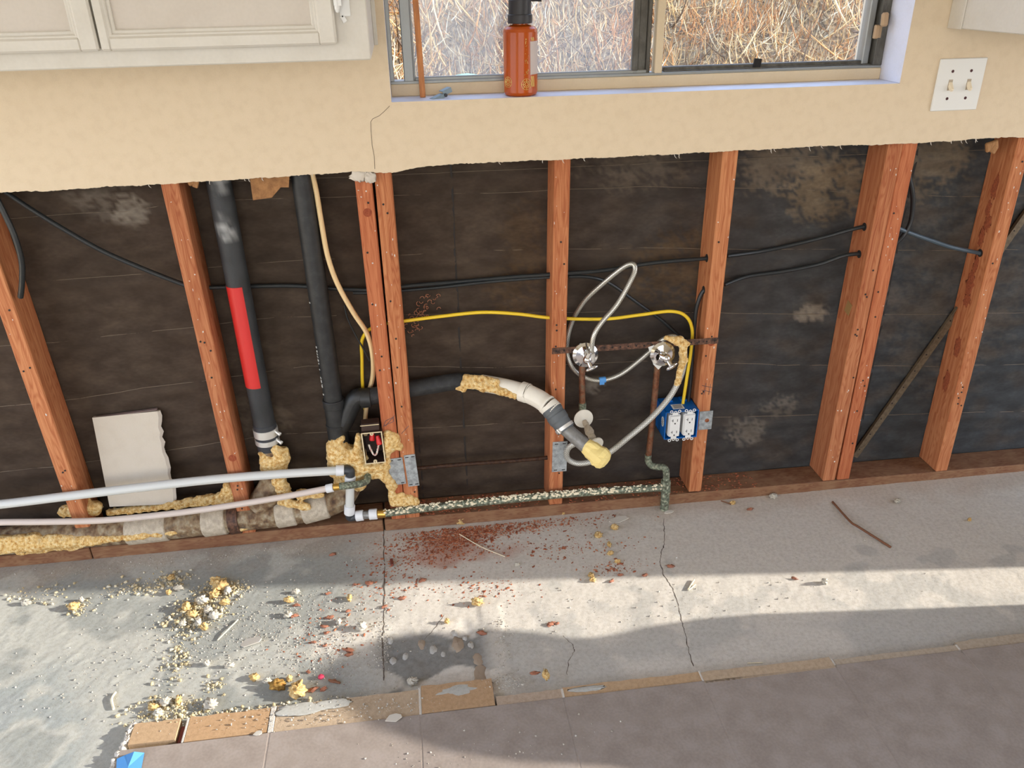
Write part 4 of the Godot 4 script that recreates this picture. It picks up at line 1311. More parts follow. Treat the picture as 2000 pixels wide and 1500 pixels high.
	el.tube(smooth([Vector3(0.2546, 0.4028, -0.02), Vector3(0.2693, 0.4007, -0.01), Vector3(0.2705, 0.4003, -0.009), Vector3(0.2958, 0.3922, 0.01), Vector3(0.3153, 0.383, 0.03), Vector3(0.3165, 0.3819, 0.031), Vector3(0.3301, 0.3717, 0.045)], 5), [0.0265, 0.0265, 0.0265, 0.0265, 0.0265, 0.0265, 0.0265, 0.0265, 0.0265, 0.0265, 0.0245, 0.0245, 0.0245, 0.0245, 0.0245, 0.0245, 0.0245, 0.0245, 0.0245, 0.0265, 0.0265, 0.0265, 0.0265, 0.0265, 0.0265, 0.0265, 0.0265, 0.0265, 0.0265, 0.0265, 0.0265], 26)
	part(trap, "elbow", el, M.pvc)
	var g0 := Vector3(0.3233, 0.3776, 0.038)
	var g1 := Vector3(0.357, 0.3301, 0.075)
	var gx := (g1 - g0).normalized()
	var rc := MB.new()
	var GL := g0.distance_to(g1)
	rc.lathe(turned(gx, g0), [[0.0, 0.0], [0.0268, 0.0], [0.0272, 0.002], [0.0272, 0.012], [0.0256, 0.015], [0.0256, 0.02], [0.0272, 0.023], [0.0268, GL * 0.55], [0.0245, GL * 0.62], [0.024, GL], [0.0, GL]], 28)
	part(trap, "rubber_coupling", rc, M.rubber)
	var cl := MB.new()
	cl.lathe(turned(gx, g1 - gx * 0.013), [[0.0238, 0.0], [0.0262, 0.0], [0.0262, 0.009], [0.0238, 0.009]], 32)
	cyl(cl, g1 - gx * 0.009 + Vector3(-0.022, 0.004, 0.016), g1 - gx * 0.009 + Vector3(-0.014, -0.002, 0.026), 0.0035, 0.0008, 8)
	part(trap, "hose_clamp", cl, M.steel)
	var gp := MB.new()
	var e1 := Vector3(0.4195, 0.2851, 0.125)
	gp.tube([g1 - gx * 0.006, e1], 0.0185, 26)
	part(trap, "tail_pipe", gp, M.gray_pipe)
	# crumpled bag taped over the end
	var bag := MB.new()
	var bx2 := (e1 - g1).normalized()
	var bs := Vector3(0.4001, 0.3012, 0.108)
	var fx := turned(bx2, bs)
	var rings := [[0.0188, 0.0], [0.0215, 0.008], [0.023, 0.02], [0.0255, 0.034], [0.028, 0.046], [0.0275, 0.058], [0.022, 0.067], [0.012, 0.072], [0.001, 0.073]]
	var sect := 18
	for i in rings.size():
		for k in sect:
			var a := TAU * k / sect
			var m: float = rings[i][0] * (1.0 + 0.22 * noise.get_noise_3d(cos(a) * 1.7, sin(a) * 1.7, rings[i][1] * 45.0)) if i > 0 else rings[i][0]
			bag.vert(fx * Vector3(cos(a) * m, rings[i][1], sin(a) * m))
	var flat := MB.new()
	for i in rings.size() - 1:
		for k in sect:
			var q := [bag.v[i * sect + k], bag.v[i * sect + (k + 1) % sect], bag.v[(i + 1) * sect + (k + 1) % sect], bag.v[(i + 1) * sect + k]]
			var out: Vector3 = (q[0] + q[2]) * 0.5 - fx * Vector3(0, rings[i][1], 0)
			flat.face([q[0], q[1], q[2]], out)
			flat.face([q[0], q[2], q[3]], out)
	part(trap, "end_bag", flat, M.bag)

# ---------------------------------------------------------------- water supply
func tube_part(o: Node3D, called: String, pts: Array, r: float, m: Material, sides := 14, per := 8) -> MeshInstance3D:
	var b := MB.new()
	b.tube(smooth(pts, per), r, sides)
	return part(o, called, b, m)

func cyl_part(o: Node3D, called: String, a: Vector3, c: Vector3, r: float, m: Material, bev := 0.0012, sides := 22) -> MeshInstance3D:
	var b := MB.new()
	cyl(b, a, c, r, bev, sides)
	return part(o, called, b, m)

func valve(o: Node3D, at: Vector3, outlet: Vector3, handle: Vector3, m: Material) -> void:
	# escutcheon facing the room, body, outlet stub, oval handle
	var n := Vector3(-0.05, 0.1, 1).normalized()
	var e := MB.new()
	e.lathe(turned(n, at), [[0.0, 0.004], [0.009, 0.0085], [0.014, 0.0075], [0.025, 0.006], [0.033, 0.002], [0.0335, -0.002], [0.033, -0.004], [0.0, -0.004]], 30)
	part(o, "escutcheon", e, m)
	var b := MB.new()
	cyl(b, at, at + n * 0.032, 0.0085, 0.001, 18)
	b.lump(at + n * 0.036, Vector3(0.012, 0.012, 0.012), noise, 0.0, 1.0, 0.0, 10, 16)
	cyl(b, at + n * 0.036, at + n * 0.036 + outlet * 0.022, 0.0072, 0.001, 18)
	cyl(b, at + n * 0.036 + outlet * 0.012, at + n * 0.036 + outlet * 0.026, 0.0098, 0.0012, 6)
	cyl(b, at + n * 0.036, at + n * 0.036 + handle * 0.022, 0.0062, 0.001, 14)
	part(o, "body", b, m)
	var h := MB.new()
	var hc := at + n * 0.036 + handle * 0.026
	var hx := turned(handle, hc)
	var hb := MB.new()
	hb.lump(Vector3.ZERO, Vector3(0.0175, 0.005, 0.01), noise, 0.12, 2.5, 3.0, 10, 18)
	for i in hb.v.size():
		h.vert(hx * hb.v[i], hb.uv[i])
	h.idx = hb.idx
	part(o, "handle", h, m)

func supply_lines() -> void:
	# white and red PEX tubes crossing in front of the studs
	var px := thing("pex_tube", "thick white plastic water tube curving across the studs into a white elbow", "pipe", Vector3(-0.7018, 0.2266, 0.006), "plastic water tubes")
	tube_part(px, "tube", [Vector3(-1.1865, 0.2092, 0.006), Vector3(-1.0775, 0.2095, 0.006), Vector3(-0.9538, 0.2147, 0.006), Vector3(-0.821, 0.2206, 0.006), Vector3(-0.7021, 0.2251, 0.006), Vector3(-0.5488, 0.2293, 0.006), Vector3(-0.3685, 0.2266, 0.004), Vector3(-0.2353, 0.2198, 0)], 0.0115, M.pex, 18)
	cyl_part(px, "crimp_ring", Vector3(-0.2431, 0.2212, 0.001), Vector3(-0.2221, 0.2192, 0), 0.0145, M.ring)
	tube_part(px, "elbow", [Vector3(-0.2301, 0.2192, 0), Vector3(-0.2115, 0.2189, 0), Vector3(-0.2067, 0.2136, 0), Vector3(-0.2076, 0.1992, 0)], 0.012, M.fitting)
	cyl_part(px, "crimp_ring", Vector3(-0.208, 0.2006, 0.002), Vector3(-0.2102, 0.1798, 0.002), 0.0145, M.ring)
	cyl_part(px, "drop_tube", Vector3(-0.2097, 0.1846, 0.002), Vector3(-0.2194, 0.1065, 0.002), 0.0115, M.pex)
	cyl_part(px, "crimp_ring", Vector3(-0.2192, 0.1081, 0.002), Vector3(-0.2228, 0.0816, 0.002), 0.0145, M.ring)
	tube_part(px, "tee", [Vector3(-0.2222, 0.0866, 0.002), Vector3(-0.2232, 0.0714, 0.002), Vector3(-0.2166, 0.069, 0.002), Vector3(-0.2039, 0.0717, 0.003)], 0.0115, M.fitting)
	cyl_part(px, "crimp_ring", Vector3(-0.2066, 0.072, 0.003), Vector3(-0.1858, 0.0737, 0.004), 0.0148, M.ring)
	cyl_part(px, "coupling", Vector3(-0.1871, 0.0739, 0.004), Vector3(-0.1679, 0.0734, 0.004), 0.0112, M.gray_pipe)
	cyl_part(px, "crimp_ring", Vector3(-0.1706, 0.0737, 0.004), Vector3(-0.1485, 0.0745, 0.005), 0.0148, M.ring)
	cyl_part(px, "brass_adapter", Vector3(-0.1485, 0.0745, 0.005), Vector3(-0.1264, 0.0737, 0.005), 0.012, M.brass)
	var pr := thing("pex_tube", "thinner red-tinted plastic water tube below the white one", "pipe", Vector3(-0.7183, 0.1382, 0.014), "plastic water tubes")
	tube_part(pr, "tube", [Vector3(-1.194, 0.1701, 0.016), Vector3(-1.0869, 0.1625, 0.016), Vector3(-0.967, 0.1503, 0.016), Vector3(-0.8368, 0.1402, 0.016), Vector3(-0.6795, 0.1403, 0.014), Vector3(-0.5351, 0.1499, 0.016), Vector3(-0.3884, 0.1657, 0.02), Vector3(-0.267, 0.184, 0.026)], 0.0085, M.pex_red, 16)
	cyl_part(pr, "crimp_ring", Vector3(-0.2711, 0.1829, 0.026), Vector3(-0.2522, 0.186, 0.0265), 0.0115, M.ring)
	cyl_part(pr, "brass_adapter", Vector3(-0.2522, 0.186, 0.0265), Vector3(-0.2348, 0.1877, 0.027), 0.0092, M.brass)
	tube_part(pr, "copper_elbow", [Vector3(-0.2361, 0.1878, 0.027), Vector3(-0.2003, 0.1882, 0.026), Vector3(-0.1794, 0.1868, 0.02), Vector3(-0.165, 0.1871, 0.008), Vector3(-0.1638, 0.1901, -0.012)], 0.0095, M.verdigris)
	# horizontal copper pipe with foam splatter, dropping into the slab
	var hc := thing("copper_pipe", "green-tarnished copper pipe along the floor, speckled with foam, turning into the slab", "pipe", Vector3(0.221, 0.0809, 0.006), "copper water pipes")
	var line := [Vector3(-0.1306, 0.0733, 0.005), Vector3(0.037, 0.0807, 0.006), Vector3(0.221, 0.0826, 0.006), Vector3(0.4083, 0.0827, 0.006), Vector3(0.647, 0.076, 0.006)]
	tube_part(hc, "pipe", line, 0.0105, M.verdigris, 18)
	var tee := MB.new()
	tee.tube([Vector3(0.6575, 0.0957, 0.006), Vector3(0.6603, 0.0344, 0.006), Vector3(0.6596, -0.0208, 0.006)], 0.0122, 20)
	cyl(tee, Vector3(0.658, 0.0991, 0.006), Vector3(0.6602, 0.0572, 0.006), 0.0138, 0.001, 22)
	part(hc, "tee", tee, M.verdigris)
	var sp := MB.new()
	rng.seed = 31
	for k in 420:
		var t := pow(rng.randf(), 0.9)
		var seg := clampi(int(t * 4.0), 0, 3)
		var at: Vector3 = (line[seg] as Vector3).lerp(line[seg + 1], t * 4.0 - seg)
		var a := rng.randf_range(0.1, 2.1)
		at += Vector3(0, sin(a), cos(a)) * 0.0105
		var r := rng.randf_range(0.001, 0.0034)
		sp.lump(at, Vector3(r * 1.5, r, r), noise, 0.7, 2.0, k * 1.3, 4, 6)
	var spm := part(hc, "foam_specks", sp, M.crumb)
	spm.set_meta("kind", "stuff")
	# risers to the two chrome stops
	var ra := thing("copper_riser", "copper riser between the upper chrome stop and the white corroded valve", "pipe", Vector3(0.4208, 0.3275, -0.03), "copper water pipes")
	tube_part(ra, "pipe", [Vector3(0.4183, 0.4612, -0.032), Vector3(0.4199, 0.3886, -0.032), Vector3(0.4234, 0.2913, -0.032)], 0.0085, M.copper, 16, 3)
	cyl_part(ra, "green_joint", Vector3(0.4215, 0.3483, -0.032), Vector3(0.4228, 0.3215, -0.032), 0.0098, M.verdigris)
	var rb := thing("copper_riser", "long copper riser bending forward at its foot beside the blue box", "pipe", Vector3(0.6113, 0.152, -0.02), "copper water pipes")
	tube_part(rb, "pipe", [Vector3(0.6219, 0.4638, -0.03), Vector3(0.6204, 0.3569, -0.03), Vector3(0.6173, 0.2453, -0.03), Vector3(0.6137, 0.1591, -0.03)], 0.0085, M.copper, 16, 4)
	tube_part(rb, "foot_bend", [Vector3(0.6133, 0.1659, -0.03), Vector3(0.6139, 0.1468, -0.028), Vector3(0.6205, 0.1371, -0.018), Vector3(0.6361, 0.138, -0.006), Vector3(0.6498, 0.14, 0.002), Vector3(0.6566, 0.13, 0.006), Vector3(0.6595, 0.0886, 0.006)], 0.0095, M.verdigris, 16, 6)
	# rusty perforated strap across two studs
	var ps := thing("pipe_strap", "rusty perforated steel strap spanning two studs behind the chrome stops", "strap", Vector3(0.5517, 0.5133, -0.011))
	var s0 := Vector3(0.3341, 0.5156, -0.0112)
	var s1 := Vector3(0.7759, 0.5121, -0.0112)
	var sd := (s1 - s0).normalized()
	var sbm := MB.new()
	sbm.box(Transform3D(Basis(sd, Vector3(-sd.y, sd.x, 0), Vector3.BACK), (s0 + s1) * 0.5), Vector3(s0.distance_to(s1), 0.017, 0.0014), 0.0003)
	part(ps, "band", sbm, M.strap)
	var hm := MB.new()
	hm.lathe(Transform3D(Basis(Vector3.RIGHT, PI / 2)), [[0.0024, 0.0], [0.0024, 0.0003], [0.0, 0.0003]], 10)
	var hmesh := hm.mesh()
	for k in 21:
		shared("strap_hole", hmesh, M.dark, Transform3D(Basis(), s0.lerp(s1, (k + 0.5) / 21.0) + Vector3(0, 0, 0.0007) - ps.position), ps)
	var va := thing("stop_valve", "chrome angle stop with the braided hose rising from it", "valve", Vector3(0.4259, 0.4968, -0.008), "chrome stops on the strap")
	valve(va, Vector3(0.42, 0.5011, -0.006), Vector3(0, 0.97, 0.25), Vector3(0.3, -0.75, 0.6).normalized(), M.chrome)
	var vb := thing("stop_valve", "chrome angle stop with a torn white paper tag, under yellow foam", "valve", Vector3(0.6305, 0.4851, -0.008), "chrome stops on the strap")
	valve(vb, Vector3(0.6249, 0.4888, -0.004), Vector3(-0.9, 0.3, 0.2).normalized(), Vector3(0.45, -0.7, 0.6).normalized(), M.chrome)
	var tg := MB.new()
	tg.face([Vector3(0.5866, 0.5088, -0.0085), Vector3(0.6108, 0.5156, -0.0085), Vector3(0.6568, 0.4858, -0.0085), Vector3(0.6184, 0.4413, -0.0085), Vector3(0.6035, 0.4574, -0.0085)], Vector3.BACK)
	tg.face([Vector3(0.5868, 0.5085, -0.0091), Vector3(0.611, 0.5154, -0.0091), Vector3(0.657, 0.4855, -0.0091), Vector3(0.6186, 0.441, -0.0091), Vector3(0.6037, 0.4571, -0.0091)], Vector3.FORWARD)
	part(vb, "paper_tag", tg, M.sticker)
	var tga := MB.new()
	var cpt := Vector3(0.4224, 0.5002, -0.0108)
	var ring := []
	for k in 22:
		var a := TAU * k / 22.0
		var r := 0.031 + 0.004 * fine.get_noise_1d(k * 7.3)
		ring.append(cpt + Vector3(cos(a) * r, sin(a) * r, 0))
	tga.face(ring, Vector3.BACK)
	part(va, "torn_plaster", tga, M.gypsum)
	# corroded white valve lower down
	var vc := thing("old_valve", "white-painted corroded shutoff valve with a round collar, under the chrome stop", "valve", Vector3(0.4234, 0.3044, -0.02))
	var n := (Vector3(0.4369, 0.2644, 0.05) - Vector3(0.4223, 0.3072, -0.015)).normalized()
	var dd := MB.new()
	dd.lathe(turned(Vector3(0.05, 0.1, 1), Vector3(0.423, 0.3055, -0.018)), [[0.0, 0.004], [0.02, 0.002], [0.026, 0.0], [0.0265, -0.002], [0.0, -0.003]], 28)
	part(vc, "collar", dd, M.pvc)
	var vbdy := MB.new()
	var v0 := Vector3(0.4238, 0.3008, -0.015)
	var v1 := Vector3(0.4431, 0.2591, 0.042)
	vbdy.lathe(turned(v1 - v0, v0), [[0.0065, 0.0], [0.0085, 0.012], [0.007, 0.014], [0.011, 0.026], [0.0125, 0.036], [0.0095, 0.044], [0.0105, 0.054], [0.006, 0.06], [0.0045, v0.distance_to(v1)]], 16)
	part(vc, "body", vbdy, mat(srgb(196, 184, 164), 0.7, 0, {tex = T.dusty, bump = T.pebble, depth = 0.1, tri = Vector3(9, 9, 9), world = true}))
	var hw := MB.new()
	hw.lathe(turned(v1 - v0 + Vector3(0, 0.03, 0), v1), [[0.0, -0.003], [0.02, -0.003], [0.0225, -0.001], [0.0225, 0.003], [0.019, 0.005], [0.0, 0.005]], 26)
	part(vc, "handwheel", hw, M.pvc)
	# braided hoses
	var ha := thing("braided_hose", "braided steel hose looping high above the chrome stops", "hose", Vector3(0.4602, 0.5984, 0.02), "braided hoses")
	tube_part(ha, "hose", [Vector3(0.4298, 0.503, 0.028), Vector3(0.4285, 0.5353, 0.03), Vector3(0.4332, 0.5691, 0.028), Vector3(0.4532, 0.5997, 0.022), Vector3(0.4923, 0.642, 0.015), Vector3(0.525, 0.6939, 0.005), Vector3(0.5389, 0.7217, -0.004), Vector3(0.5352, 0.7351, -0.012), Vector3(0.515, 0.7251, -0.022), Vector3(0.4716, 0.6814, -0.04), Vector3(0.4251, 0.624, -0.062), Vector3(0.3948, 0.5582, -0.072), Vector3(0.3836, 0.4958, -0.066), Vector3(0.3947, 0.4473, -0.056), Vector3(0.4282, 0.4137, -0.054), Vector3(0.4729, 0.4002, -0.052), Vector3(0.5252, 0.4137, -0.05), Vector3(0.5779, 0.4558, -0.045), Vector3(0.6065, 0.4895, -0.035), Vector3(0.6242, 0.5206, -0.018), Vector3(0.6468, 0.5357, -0.006), Vector3(0.6633, 0.5311, 0.003)], 0.0062, M.hose, 14, 7)
	cyl_part(ha, "ferrule", Vector3(0.43, 0.4973, 0.028), Vector3(0.4291, 0.5206, 0.029), 0.0078, M.steel)
	var bt := MB.new()
	cyl(bt, Vector3(0.47, 0.4012, -0.052), Vector3(0.4883, 0.402, -0.052), 0.0085, 0.001, 14)
	bt.box(Transform3D(Basis(), Vector3(0.4768, 0.4003, -0.045)), Vector3(0.013, 0.02, 0.0012), 0.0004)
	part(ha, "blue_tape", bt, M.blue_tape)
	var hb := thing("braided_hose", "pale grey hose sweeping down from the foam past the blue box to a small loop", "hose", Vector3(0.5532, 0.2699, 0.03), "braided hoses")
	tube_part(hb, "hose", [Vector3(0.6659, 0.5285, 0.004), Vector3(0.6779, 0.4989, 0.008), Vector3(0.6786, 0.4566, 0.012), Vector3(0.6661, 0.4157, 0.018), Vector3(0.6397, 0.3731, 0.028), Vector3(0.5894, 0.3225, 0.04), Vector3(0.5281, 0.2716, 0.045), Vector3(0.4822, 0.2284, 0.04), Vector3(0.4433, 0.2002, 0.03), Vector3(0.4033, 0.1898, 0.02), Vector3(0.3759, 0.2026, 0.015), Vector3(0.3707, 0.2293, 0.018), Vector3(0.3816, 0.2517, 0.025), Vector3(0.407, 0.2647, 0.035), Vector3(0.4254, 0.2627, 0.04)], 0.0078, M.hose_gray, 14, 7)

# ---------------------------------------------------------------- cables
func cable(label: String, pts: Array, r: float, m: Material, per := 7) -> void:
	var b := MB.new()
	b.tube(smooth(pts, per), r, 10)
	solo("cable", b, m, label, "cable", pts[pts.size() / 2], "loose wall cables")

func cables() -> void:
	cable("black cable drooping down into the face of the rough stud", [Vector3(-0.887, 1.0333, -0.006), Vector3(-0.8701, 0.9741, -0.002), Vector3(-0.8617, 0.9355, 0), Vector3(-0.8543, 0.8847, 0.002), Vector3(-0.8569, 0.832, 0), Vector3(-0.8716, 0.7832, -0.006), Vector3(-0.8914, 0.7427, -0.02)], 0.0062, M.cable_black)
	cable("black cable sloping from the ragged drywall into the knotty stud", [Vector3(-0.8708, 0.9736, -0.05), Vector3(-0.8286, 0.9341, -0.05), Vector3(-0.7758, 0.8885, -0.05), Vector3(-0.7017, 0.8306, -0.05), Vector3(-0.6221, 0.7828, -0.05), Vector3(-0.5389, 0.7385, -0.05), Vector3(-0.5072, 0.7256, -0.055)], 0.0055, M.cable_black)
	cable("black cable running level behind both drain pipes through the paired studs", [Vector3(-0.5019, 0.7175, -0.08), Vector3(-0.4206, 0.7112, -0.09), Vector3(-0.2994, 0.7058, -0.09), Vector3(-0.1896, 0.6913, -0.088), Vector3(-0.0955, 0.689, -0.07), Vector3(-0.0135, 0.6943, -0.07), Vector3(0.1144, 0.6914, -0.085), Vector3(0.2422, 0.7005, -0.07), Vector3(0.3556, 0.7083, -0.05), Vector3(0.4755, 0.7067, -0.06), Vector3(0.6075, 0.7188, -0.06), Vector3(0.7512, 0.7255, -0.05)], 0.0052, M.cable_black)
	cable("thin black cable under the level one in the bay with the wood shavings", [Vector3(-0.1529, 0.6811, -0.08), Vector3(-0.0964, 0.6805, -0.075), Vector3(0.0494, 0.6811, -0.08), Vector3(0.1908, 0.6899, -0.075), Vector3(0.3436, 0.6993, -0.055)], 0.004, M.cable_black)
	cable("black cable slanting down behind the hose loop to the blue box", [Vector3(0.3827, 0.6981, -0.055), Vector3(0.4364, 0.6916, -0.06), Vector3(0.4938, 0.6661, -0.075), Vector3(0.5669, 0.6084, -0.085), Vector3(0.6546, 0.5383, -0.085), Vector3(0.7068, 0.4828, -0.08), Vector3(0.7228, 0.4219, -0.07), Vector3(0.7153, 0.3491, -0.06), Vector3(0.705, 0.2912, -0.05)], 0.0045, M.cable_black)
	cable("black cable bent out of the drilled hole down to the blue box", [Vector3(0.748, 0.6459, -0.05), Vector3(0.7341, 0.6328, -0.05), Vector3(0.7238, 0.5939, -0.05), Vector3(0.7227, 0.5352, -0.052), Vector3(0.7259, 0.444, -0.055), Vector3(0.7256, 0.3681, -0.052), Vector3(0.7209, 0.2924, -0.045)], 0.0055, M.cable_black)
	cable("upper black cable entering the left stud of the tight pair", [Vector3(0.7956, 0.725, -0.06), Vector3(0.8882, 0.7225, -0.085), Vector3(0.9716, 0.7331, -0.088), Vector3(1.0599, 0.7552, -0.075), Vector3(1.1155, 0.7768, -0.055), Vector3(1.1582, 0.7866, -0.05)], 0.0052, M.cable_black)
	cable("lower black cable entering the left stud of the tight pair", [Vector3(0.8011, 0.6437, -0.07), Vector3(0.8696, 0.6556, -0.088), Vector3(0.9674, 0.6635, -0.088), Vector3(1.0578, 0.682, -0.075), Vector3(1.1137, 0.7088, -0.055), Vector3(1.1667, 0.7127, -0.05)], 0.0052, M.cable_black)
	cable("black cable bowing out of the tight pair near the drywall edge", [Vector3(1.2531, 0.9207, -0.075), Vector3(1.2738, 0.8692, -0.07), Vector3(1.2854, 0.8291, -0.07), Vector3(1.2886, 0.7819, -0.07), Vector3(1.2751, 0.7458, -0.07), Vector3(1.2504, 0.7266, -0.065)], 0.0062, M.cable_black)
	cable("grey-blue cable sloping down into the stained stud", [Vector3(1.2588, 0.7686, -0.07), Vector3(1.3057, 0.7496, -0.07), Vector3(1.357, 0.7315, -0.065), Vector3(1.4127, 0.7132, -0.055), Vector3(1.5054, 0.691, -0.05)], 0.0055, mat(srgb(70, 84, 94), 0.38))
	cable("cream flat cable hanging from the drywall beside the drain stack", [Vector3(-0.214, 0.9989, -0.05), Vector3(-0.2081, 0.9467, -0.05), Vector3(-0.2051, 0.8756, -0.048), Vector3(-0.2, 0.7895, -0.046), Vector3(-0.1842, 0.7171, -0.045), Vector3(-0.1554, 0.6435, -0.045), Vector3(-0.1288, 0.5855, -0.048), Vector3(-0.1205, 0.5268, -0.052), Vector3(-0.1274, 0.4475, -0.082), Vector3(-0.1468, 0.3852, -0.089), Vector3(-0.157, 0.3336, -0.08), Vector3(-0.1608, 0.2972, -0.04)], 0.0062, M.cable_cream)
	cable("thin black cable hanging behind the cream cable", [Vector3(-0.1757, 0.6579, -0.06), Vector3(-0.172, 0.6223, -0.06), Vector3(-0.1568, 0.5755, -0.06), Vector3(-0.1394, 0.5327, -0.058), Vector3(-0.1295, 0.5023, -0.06)], 0.0022, M.cable_black)
	cable("yellow cable crossing the studs and dropping to the blue box", [Vector3(-0.1571, 0.3485, -0.087), Vector3(-0.1563, 0.4245, -0.088), Vector3(-0.15, 0.4996, -0.085), Vector3(-0.1442, 0.554, -0.075), Vector3(-0.124, 0.5862, -0.062), Vector3(-0.0907, 0.602, -0.055), Vector3(-0.033, 0.6075, -0.055), Vector3(0.0571, 0.6115, -0.06), Vector3(0.1613, 0.6132, -0.065), Vector3(0.2523, 0.6046, -0.06), Vector3(0.3433, 0.5909, -0.05), Vector3(0.4775, 0.5784, -0.05), Vector3(0.5723, 0.5831, -0.05), Vector3(0.6534, 0.5881, -0.048), Vector3(0.6954, 0.5716, -0.046), Vector3(0.7151, 0.5314, -0.045), Vector3(0.7154, 0.4659, -0.042), Vector3(0.7104, 0.3987, -0.04), Vector3(0.7024, 0.2995, -0.035)], 0.0045, M.cable_yellow)

# ---------------------------------------------------------------- electrical boxes, switch plate, nail plates
func boxes() -> void:
	# blue old-work box with two white outlets
	var c := Vector3(0.6895, 0.2753, 0.006)
	var o := thing("outlet_box", "blue plastic double outlet box with two white outlets fixed to a stud", "electrical box", c)
	var W := 0.093
	var H := 0.086
	var D := 0.082
	var b := MB.new()
	var t := 0.003
	b.bb(c + Vector3(-W / 2, -H / 2, -D), c + Vector3(-W / 2 + t, H / 2, 0), 0.001)
	b.bb(c + Vector3(W / 2 - t, -H / 2, -D), c + Vector3(W / 2, H / 2, 0), 0.001)
	b.bb(c + Vector3(-W / 2, -H / 2, -D), c + Vector3(W / 2, -H / 2 + t, 0), 0.001)
	b.bb(c + Vector3(-W / 2, H / 2 - t, -D), c + Vector3(W / 2, H / 2, -0.0), 0.001)
	b.bb(c + Vector3(-W / 2, -H / 2, -D), c + Vector3(W / 2, H / 2, -D + t), 0.001)
	for k in [-0.02, 0.02]:
		b.bb(c + Vector3(k - 0.009, H / 2, -D + 0.01), c + Vector3(k + 0.009, H / 2 + 0.006, -D + 0.03), 0.001)
	var body := part(o, "box", b, M.blue_box)
	var st := MB.new()
	st.box(Transform3D(Basis(), c + Vector3(-0.006, H / 2 + 0.0004, -0.026)), Vector3(0.032, 0.0006, 0.026), 0.0001)
	var stp := part(body, "sticker", st, M.sticker)
	var pr := MB.new()
	for k in 4:
		pr.box(Transform3D(Basis(), c + Vector3(-0.006, H / 2 + 0.0009, -0.018 - k * 0.0052)), Vector3(0.024, 0.0004, 0.0022), 0.0001)
	part(body, "printed_lines", pr, M.print)
	var ov := MB.new()
	ov.lathe(Transform3D(Basis(Vector3.BACK, PI / 2) * Basis.from_scale(Vector3(1.5, 1, 1)), c + Vector3(-W / 2 - 0.0001, 0.004, -0.02)), [[0.01, 0.0], [0.01, 0.0005], [0.0, 0.0005]], 22)
	part(body, "oval_sticker", ov, M.sticker)
	var ov2 := MB.new()
	for k in 4:
		ov2.box(Transform3D(Basis(), c + Vector3(-W / 2 - 0.0008, 0.012 - k * 0.0055, -0.02)), Vector3(0.0004, 0.0022, 0.009 if k in [0, 3] else 0.013), 0.0001)
	part(body, "oval_print", ov2, M.print)
	for s in [-1, 1]:
		var dc: Vector3 = c + Vector3(s * 0.0205, 0.0, 0.0)
		var db := MB.new()
		db.bb(dc + Vector3(-0.0168, -0.034, -0.03), dc + Vector3(0.0168, 0.034, 0.003), 0.004)
		db.bb(dc + Vector3(-0.0142, -0.0315, 0.003), dc + Vector3(0.0142, 0.0315, 0.0055), 0.0022)
		var dev := part(o, "outlet", db, M.device)
		var slots := MB.new()
		for q in [0.0185, -0.0175]:
			slots.box(Transform3D(Basis(), dc + Vector3(0.0062, q, 0.0056)), Vector3(0.0014, 0.0075, 0.0008), 0.0001)
			slots.box(Transform3D(Basis(), dc + Vector3(-0.0062, q, 0.0056)), Vector3(0.0014, 0.0085, 0.0008), 0.0001)
			slots.box(Transform3D(Basis(), dc + Vector3(-0.008, q, 0.0056)), Vector3(0.004, 0.0014, 0.0008), 0.0001)
			slots.lathe(Transform3D(Basis(Vector3.RIGHT, PI / 2), dc + Vector3(0, q - 0.0095, 0.0055)), [[0.0022, 0.0], [0.0022, 0.0005], [0.0, 0.0005]], 10)
		part(dev, "slots", slots, M.slot)
		var ye := MB.new()
		for q in [1, -1]:
			ye.box(Transform3D(Basis(), dc + Vector3(0, q * 0.037, 0.0022)), Vector3(0.016, 0.008, 0.0014), 0.0004)
			for e in [-0.011, 0.0, 0.011]:
				var yy := 0.0445 if e != 0.0 else 0.042
				var el := MB.new()
				var r0 := 0.0026
				var r1 := 0.0046
				ye.lathe(Transform3D(Basis(Vector3.RIGHT, PI / 2), dc + Vector3(e, q * yy, 0.0016)), [[r0, 0.0], [r1, 0.0], [r1, 0.0014], [r0, 0.0014], [r0, 0.0]], 12)
		part(dev, "yoke", ye, M.device)
	# steel bracket on the stud face
	var bk := MB.new()
	var bc := Vector3(0.7635, 0.2732, -0.0112)
	bk.box(Transform3D(Basis(), bc), Vector3(0.038, 0.058, 0.0018), 0.0005)
	var bp := part(o, "bracket", bk, M.zinc)
	var sc := MB.new()
	sc.lathe(Transform3D(Basis(Vector3.RIGHT, PI / 2), bc + Vector3(0.004, 0.0, 0.0008)), [[0.0062, 0.0], [0.0058, 0.0012], [0.002, 0.0018], [0.0016, 0.0008], [0.0, 0.0008]], 18)
	part(bp, "copper_screw", sc, mat(srgb(166, 104, 74), 0.4, 0.7))
	var fl := MB.new()
	fl.bb(c + Vector3(W / 2 - 0.001, -0.025, -0.0175), c + Vector3(W / 2 + 0.004, 0.026, -0.0165), 0.0004)
	part(bp, "flange", fl, M.zinc)

	# old brown box with red wire nuts, in the foam
	var q := Vector3(-0.1394, 0.2815, 0.003)
	var ob := thing("junction_box", "old brown junction box with red wire connectors, bedded in yellow foam", "electrical box", q)
	var w2 := 0.0255
	var h2 := 0.046
	var tl := Transform3D(Basis(Vector3.BACK, 0.02), q)
	var wb := MB.new()
	wb.box(tl.translated_local(Vector3(-w2, 0, -0.03)), Vector3(0.0028, h2 * 2, 0.06), 0.0006)
	wb.box(tl.translated_local(Vector3(w2, 0, -0.03)), Vector3(0.0028, h2 * 2, 0.06), 0.0006)
